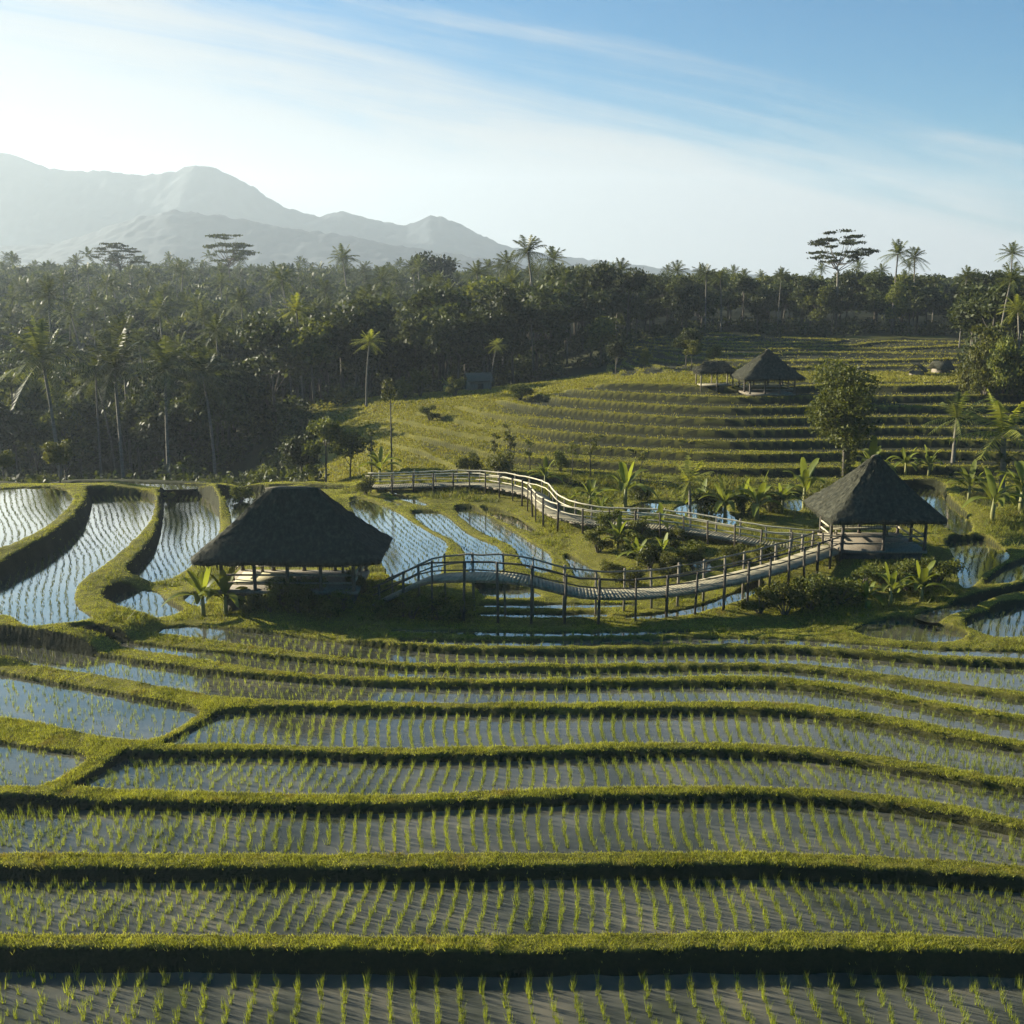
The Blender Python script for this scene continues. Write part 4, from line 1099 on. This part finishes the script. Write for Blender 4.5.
for a_ in [(300, 612, .2, 42, 'flecked leafy shrub in front of the middle of large pavilion', 'tree_olive', .8),
          (270, 612, .2, 24, 'low shrub left of the flecked shrub by large pavilion'),
          (328, 614, .2, 26, 'low shrub right of the flecked shrub by large pavilion'),
          (355, 600, .3, 34, 'bright shrub at the right corner of large pavilion', 'tree_olive', .7),
          (250, 611, .2, 26, 'leafy shrub between banana plants and the flecked shrub', 'tree_olive', 1.0),
          (285, 606, .3, 30, 'dark shrub against the plinth of large pavilion, left', None, 1.1),
          (315, 606, .3, 32, 'tall dark shrub against the plinth of large pavilion, right', None, 1.0),
          (342, 608, .3, 24, 'small dark shrub near the ramp of front walkway', None, 1.2),
          (385, 612, .1, 22, 'dark shrub under the start of the front walkway'),
          (412, 615, .1, 28, 'dark shrub below the ramp of front walkway, left'),
          (440, 616, .1, 30, 'dark shrub below the top of the ramp of front walkway', None, 1.5),
          (462, 617, .1, 24, 'dark shrub beside the first tall walkway post'),
          (598, 552, .5, 26, 'leafy shrub at the left end of the bank between the walkways', 'tree_olive', 1.2),
          (612, 540, .6, 30, 'shrub under the bend of the pale railed walkway', 'bush', 1.1),
          (628, 556, .4, 24, 'low yellow green shrub in the middle of the bank', 'tree_olive', 1.4),
          (640, 545, .5, 26, 'olive shrub among banana plants on the bank', 'tree_olive', 1.1),
          (650, 570, .3, 28, 'dense shrub near the back edge of front walkway', 'bush', 1.2),
          (672, 574, .3, 26, 'yellow green shrub left of the small pond', 'tree_olive', 1.2),
          (612, 572, .3, 18, 'low grassy shrub behind the middle of front walkway', 'tree_olive', 1.5),
          (675, 548, .5, 22, 'small shrub under the pale railed walkway posts', 'tree_olive', 1.2),
          (690, 556, .5, 26, 'shrub beyond the small pond under the pale railed walkway'),
          (630, 585, .2, 24, 'low shrub behind the lowest stretch of front walkway', 'tree_olive', 1.4),
          (735, 562, .5, 22, 'low shrub between the converging walkways, left', 'tree_olive', 1.4),
          (765, 560, .5, 20, 'low shrub between the converging walkways, right', 'tree_olive', 1.4),
          (760, 610, .1, 30, 'shrub below the rising end of front walkway', 'tree_olive', 1.3),
          (785, 610, .1, 36, 'tall shrub below the end of front walkway', 'bush', 1.2),
          (810, 606, .1, 40, 'dark round shrub left of the small banana plants', None, 1.4),
          (840, 600, .2, 36, 'dark round shrub under the deck of right pavilion', None, 1.4),
          (862, 588, .4, 28, 'dark shrub against the plinth of right pavilion', None, 1.5),
          (882, 580, .5, 24, 'low shrub below the deck edge of right pavilion', None, 1.5),
          (905, 588, .3, 34, 'dark shrub behind the tallest banana plant', None, 1.5),
          (936, 590, .3, 32, 'large dark shrub at the corner of the right bund', None, 1.4),
          (818, 512, .9, 34, 'pale leafy shrub touching the left eave of sunlit pavilion', 'tree_olive', .9),
          (708, 514, 1.0, 30, 'shrub between young palm and banana plant'),
          (745, 516, 1.0, 24, 'leafy shrub at the foot of the broad banana plant'),
          (770, 512, 1.0, 26, 'grassy shrub right of the broad banana plant', 'tree_olive', 1.5),
          (640, 500, 1.0, 22, 'low shrub behind the outer walkway bend'),
          (366, 493, .8, 20, 'leafy shrub hiding the far left end of the back walkway', 'tree_olive', 1.3),
          (240, 487, .9, 22, 'shrub showing above the plateau rim left of roof ridge'),
          (168, 484, .9, 12, 'tiny bright shrub on the plateau rim', 'tree_olive', 1.0),
          (275, 470, -.5, 34, 'dark shrub in the valley left of the large dark tree', None, 1.5),
          (560, 476, 1.2, 22, 'dark shrub behind the pale rail at foot of the hill'),
          (500, 478, 1.2, 30, 'yellow green shrub on the slope above the back walkway', 'tree_olive', 1.1),
          (470, 476, 1.0, 24, 'small shrub right of the thin pole like tree', 'tree_olive', 1.1),
          (430, 420, 3.0, 16, 'small dark shrub on the stepped grass slope', None, 1.3),
          (520, 402, 4.6, 18, 'dark shrub clump on upper grass steps', None, 2.0),
          (405, 400, 3.4, 26, 'shrub on the crest right of lone palm', 'tree_olive', .8),
          (420, 400, 3.4, 30, 'grey leafy shrub on the crest below the forest', None, .8),
          (345, 408, 2.0, 14, 'shrub on the crest left of lone palm', 'tree_olive', 1.3),
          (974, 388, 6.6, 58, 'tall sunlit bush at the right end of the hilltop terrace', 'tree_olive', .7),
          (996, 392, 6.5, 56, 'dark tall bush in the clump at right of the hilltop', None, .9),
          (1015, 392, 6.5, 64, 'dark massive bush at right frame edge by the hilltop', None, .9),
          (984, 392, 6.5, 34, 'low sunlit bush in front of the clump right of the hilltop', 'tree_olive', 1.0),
          (1035, 396, 6.4, 50, 'large bush just inside the right frame edge', None, 1.0),
          (262, 425, -1.0, 18, 'shrub on the lit shoulder above the valley', 'tree_olive', 1.3),
          (320, 430, .5, 20, 'bush on the lit shoulder of the grassy hill', 'tree_olive', 1.2),
          (455, 395, 4.4, 20, 'shrub by the banana plant on the crest', 'tree_olive', 1.0)]:
    shrub(*a_)

# ------------------------------------------------------------------ mountains
def mountain(name, prof, Y, depth, seed, mat, rough=.1):
    prof = np.array(prof, float); nx_, ny_ = 420, 110
    pxs = np.linspace(prof[0, 0], prof[-1, 0], nx_); pys = np.interp(pxs, prof[:, 0], prof[:, 1])
    v = np.empty((ny_, nx_, 3))
    for j in range(ny_):
        t = j / (ny_ - 1) * 2 - 1; y = Y + t * depth
        X = (pxs - 512) / F * (Y * cp + H * sp); Z = np.array([at_y(a, b_, Y)[2] for a, b_ in zip(pxs, pys)])
        k = (1 - abs(t)) ** 1.15
        rid = 1 - np.abs(fbm(X / 90 + t * .6, np.full(nx_, t * 3.0), 4, seed))
        gul = np.abs(fbm(X / 60 + t * .8, np.full(nx_, t * 5.0), 5, seed + 2)); zz = Z * k * (1 - (1 - k) * .22 * rid - .07 * (1 - k ** 3) * gul) + 6.0 * fbm(X / 16, np.full(nx_, t * 30), 3, seed + 5) * k
        v[j] = np.stack([X, np.full(nx_, y), zz - 6], 1)
    i_ = np.arange(ny_ - 1)[:, None] * nx_ + np.arange(nx_ - 1)[None, :]
    o = link(name, np_mesh(name, v.reshape(-1, 3), np.stack([i_, i_ + 1, i_ + nx_ + 1, i_ + nx_], -1).reshape(-1, 4), None, True), mat)
    tag(o, kind='structure')
M['mount'] = solid_mat('mountain_forest', [(.3, (.007, .013, .019)), (.7, (.014, .022, .029))], (1, 1, 1), .03, .95, .0)
mountain('mountain', [(-420, 190), (-200, 120), (-90, 128), (0, 145), (30, 152), (60, 165), (120, 168), (150, 172), (185, 167), (203, 160.5), (216, 162), (232, 169), (250, 178), (290, 205), (320, 213), (345, 208), (380, 217), (410, 222), (432, 213), (445, 214), (470, 226), (500, 242), (540, 250), (600, 258.5), (660, 265.5), (790, 276)], 2850, 600, 3, M['mount'])
mountain('mountain', [(-420, 255), (-100, 250), (60, 240), (140, 214), (180, 206), (250, 216), (300, 225), (350, 232), (400, 243), (450, 250), (520, 262), (600, 272), (700, 277)], 2150, 420, 8, M['mount'])

# ------------------------------------------------------------------ haze
b = MB(); b.box((0, 1765, 165), (6400, 3730, 372))
m, nt, out = new_mat('haze_air'); pv_ = N(nt, 'ShaderNodeVolumePrincipled', Density=.00018, Anisotropy=.32)
pv_.inputs['Color'].default_value = (.75, .88, 1, 1)
nt.links.new(pv_.outputs[0], out.inputs['Volume'])
hz = b.build('haze', m); tag(hz, 'pale morning haze over the whole valley', 'haze', kind='stuff')

# ------------------------------------------------------------------ sun and sky
SUN_EL, SUN_AZ = R(17.5), R(-68)          # azimuth from +Y, negative = left
sd = Vector((math.sin(SUN_AZ) * math.cos(SUN_EL), math.cos(SUN_AZ) * math.cos(SUN_EL), math.sin(SUN_EL)))
sl = bpy.data.lights.new('sun', 'SUN'); sl.energy = 5.0; sl.angle = R(.5); sl.color = (1, .91, .72)
so = bpy.data.objects.new('sun', sl); C.objects.link(so); so.rotation_euler = sd.to_track_quat('Z', 'Y').to_euler(); so.location = (-60, 40, 60)

wd = bpy.data.worlds.new('World'); SC.world = wd; wd.use_nodes = True
nt = wd.node_tree; nt.nodes.clear(); L = nt.links.new
out = nt.nodes.new('ShaderNodeOutputWorld'); bg = N(nt, 'ShaderNodeBackground', Strength=.05)
sky = N(nt, 'ShaderNodeTexSky', sky_type='NISHITA', sun_disc=False, sun_elevation=SUN_EL, sun_rotation=SUN_AZ, air_density=1.0, dust_density=1.0, ozone_density=1.5)
tc = N(nt, 'ShaderNodeTexCoord')
d1 = Vector(ray(60, 0)).normalized(); d2 = Vector(ray(1024, 205)).normalized()
nn = d1.cross(d2).normalized()
if nn.z < 0: nn = -nn
tt = (d2 - d1).normalized()
def dot(vec):
    nd = N(nt, 'ShaderNodeVectorMath', operation='DOT_PRODUCT'); L(tc.outputs['Generated'], nd.inputs[0]); nd.inputs[1].default_value = vec; return nd.outputs['Value']
s_, t_ = dot(nn), dot(tt)
cmb = N(nt, 'ShaderNodeCombineXYZ')
def mul(a, k):
    q = N(nt, 'ShaderNodeMath', operation='MULTIPLY'); L(a, q.inputs[0]); q.inputs[1].default_value = k; return q.outputs[0]
L(mul(s_, 30), cmb.inputs[0]); L(mul(t_, 2.2), cmb.inputs[1])
cn = N(nt, 'ShaderNodeTexNoise', Scale=1.0, Detail=7.0, Roughness=.6, Distortion=.6); L(cmb.outputs[0], cn.inputs['Vector'])
cn2 = N(nt, 'ShaderNodeTexNoise', Scale=3.0, Detail=5.0, Roughness=.6); L(tc.outputs['Generated'], cn2.inputs['Vector'])
# cloud veil: full below the diagonal, thinning above it in streaks
ad = N(nt, 'ShaderNodeMath', operation='MULTIPLY_ADD'); L(cn.outputs[0], ad.inputs[0]); ad.inputs[1].default_value = -.20; L(s_, ad.inputs[2])
ad2 = N(nt, 'ShaderNodeMath', operation='MULTIPLY_ADD'); L(cn2.outputs[0], ad2.inputs[0]); ad2.inputs[1].default_value = -.07; L(ad.outputs[0], ad2.inputs[2])
mr = N(nt, 'ShaderNodeMapRange', interpolation_type='SMOOTHSTEP'); L(ad2.outputs[0], mr.inputs[0])
mr.inputs[1].default_value = -.185; mr.inputs[2].default_value = -.065; mr.inputs[3].default_value = .95; mr.inputs[4].default_value = 0.0
mr2 = N(nt, 'ShaderNodeMapRange', interpolation_type='SMOOTHSTEP'); L(s_, mr2.inputs[0])
mr2.inputs[1].default_value = .19; mr2.inputs[2].default_value = .30; mr2.inputs[3].default_value = 0; mr2.inputs[4].default_value = .5  # second cloud patch, out of view ahead, added to grey the water reflections
mr3 = N(nt, 'ShaderNodeMapRange', interpolation_type='SMOOTHSTEP'); L(dot((0, 1, 0)), mr3.inputs[0]); mr3.inputs[1].default_value = .55; mr3.inputs[2].default_value = .8
mr4 = N(nt, 'ShaderNodeMath', operation='MULTIPLY'); L(mr2.outputs[0], mr4.inputs[0]); L(mr3.outputs[0], mr4.inputs[1])
mxx = N(nt, 'ShaderNodeMath', operation='MAXIMUM'); L(mr.outputs[0], mxx.inputs[0]); L(mr4.outputs[0], mxx.inputs[1])
mx = N(nt, 'ShaderNodeMix', data_type='RGBA'); L(mxx.outputs[0], mx.inputs[0]); tn_ = N(nt, 'ShaderNodeMix', data_type='RGBA', blend_type='MULTIPLY'); tn_.inputs[0].default_value = 1; L(sky.outputs[0], tn_.inputs[6]); tn_.inputs[7].default_value = (.02, .45, .74, 1); L(tn_.outputs[2], mx.inputs[6]); mx.inputs[7].default_value = (3.3, 3.45, 3.5, 1)
L(mx.outputs[2], bg.inputs[0]); L(bg.outputs[0], out.inputs[0])

# ------------------------------------------------------------------ camera and render settings
cam = bpy.data.cameras.new('camera'); co = bpy.data.objects.new('camera', cam); C.objects.link(co)
cam.sensor_width = 36; cam.lens = 36 * F / 1024; cam.clip_start = .5; cam.clip_end = 9000
co.location = (0, 0, H); co.rotation_euler = (R(90) - PITCH, 0, 0); SC.camera = co
SC.view_settings.view_transform = 'Standard'; SC.view_settings.look = 'None'; SC.view_settings.exposure = 1.88; SC.view_settings.gamma = 1
SC.render.engine = 'CYCLES'
cy = SC.cycles; cy.max_bounces = 6; cy.diffuse_bounces = 2; cy.glossy_bounces = 2; cy.transmission_bounces = 3; cy.transparent_max_bounces = 4; cy.volume_bounces = 0
cy.use_adaptive_sampling = True; cy.adaptive_threshold = .02; cy.use_denoising = True; cy.denoising_prefilter = 'NONE'
try: cy.denoiser = 'OPENIMAGEDENOISE'
except Exception: pass
cy.sample_clamp_indirect = 4
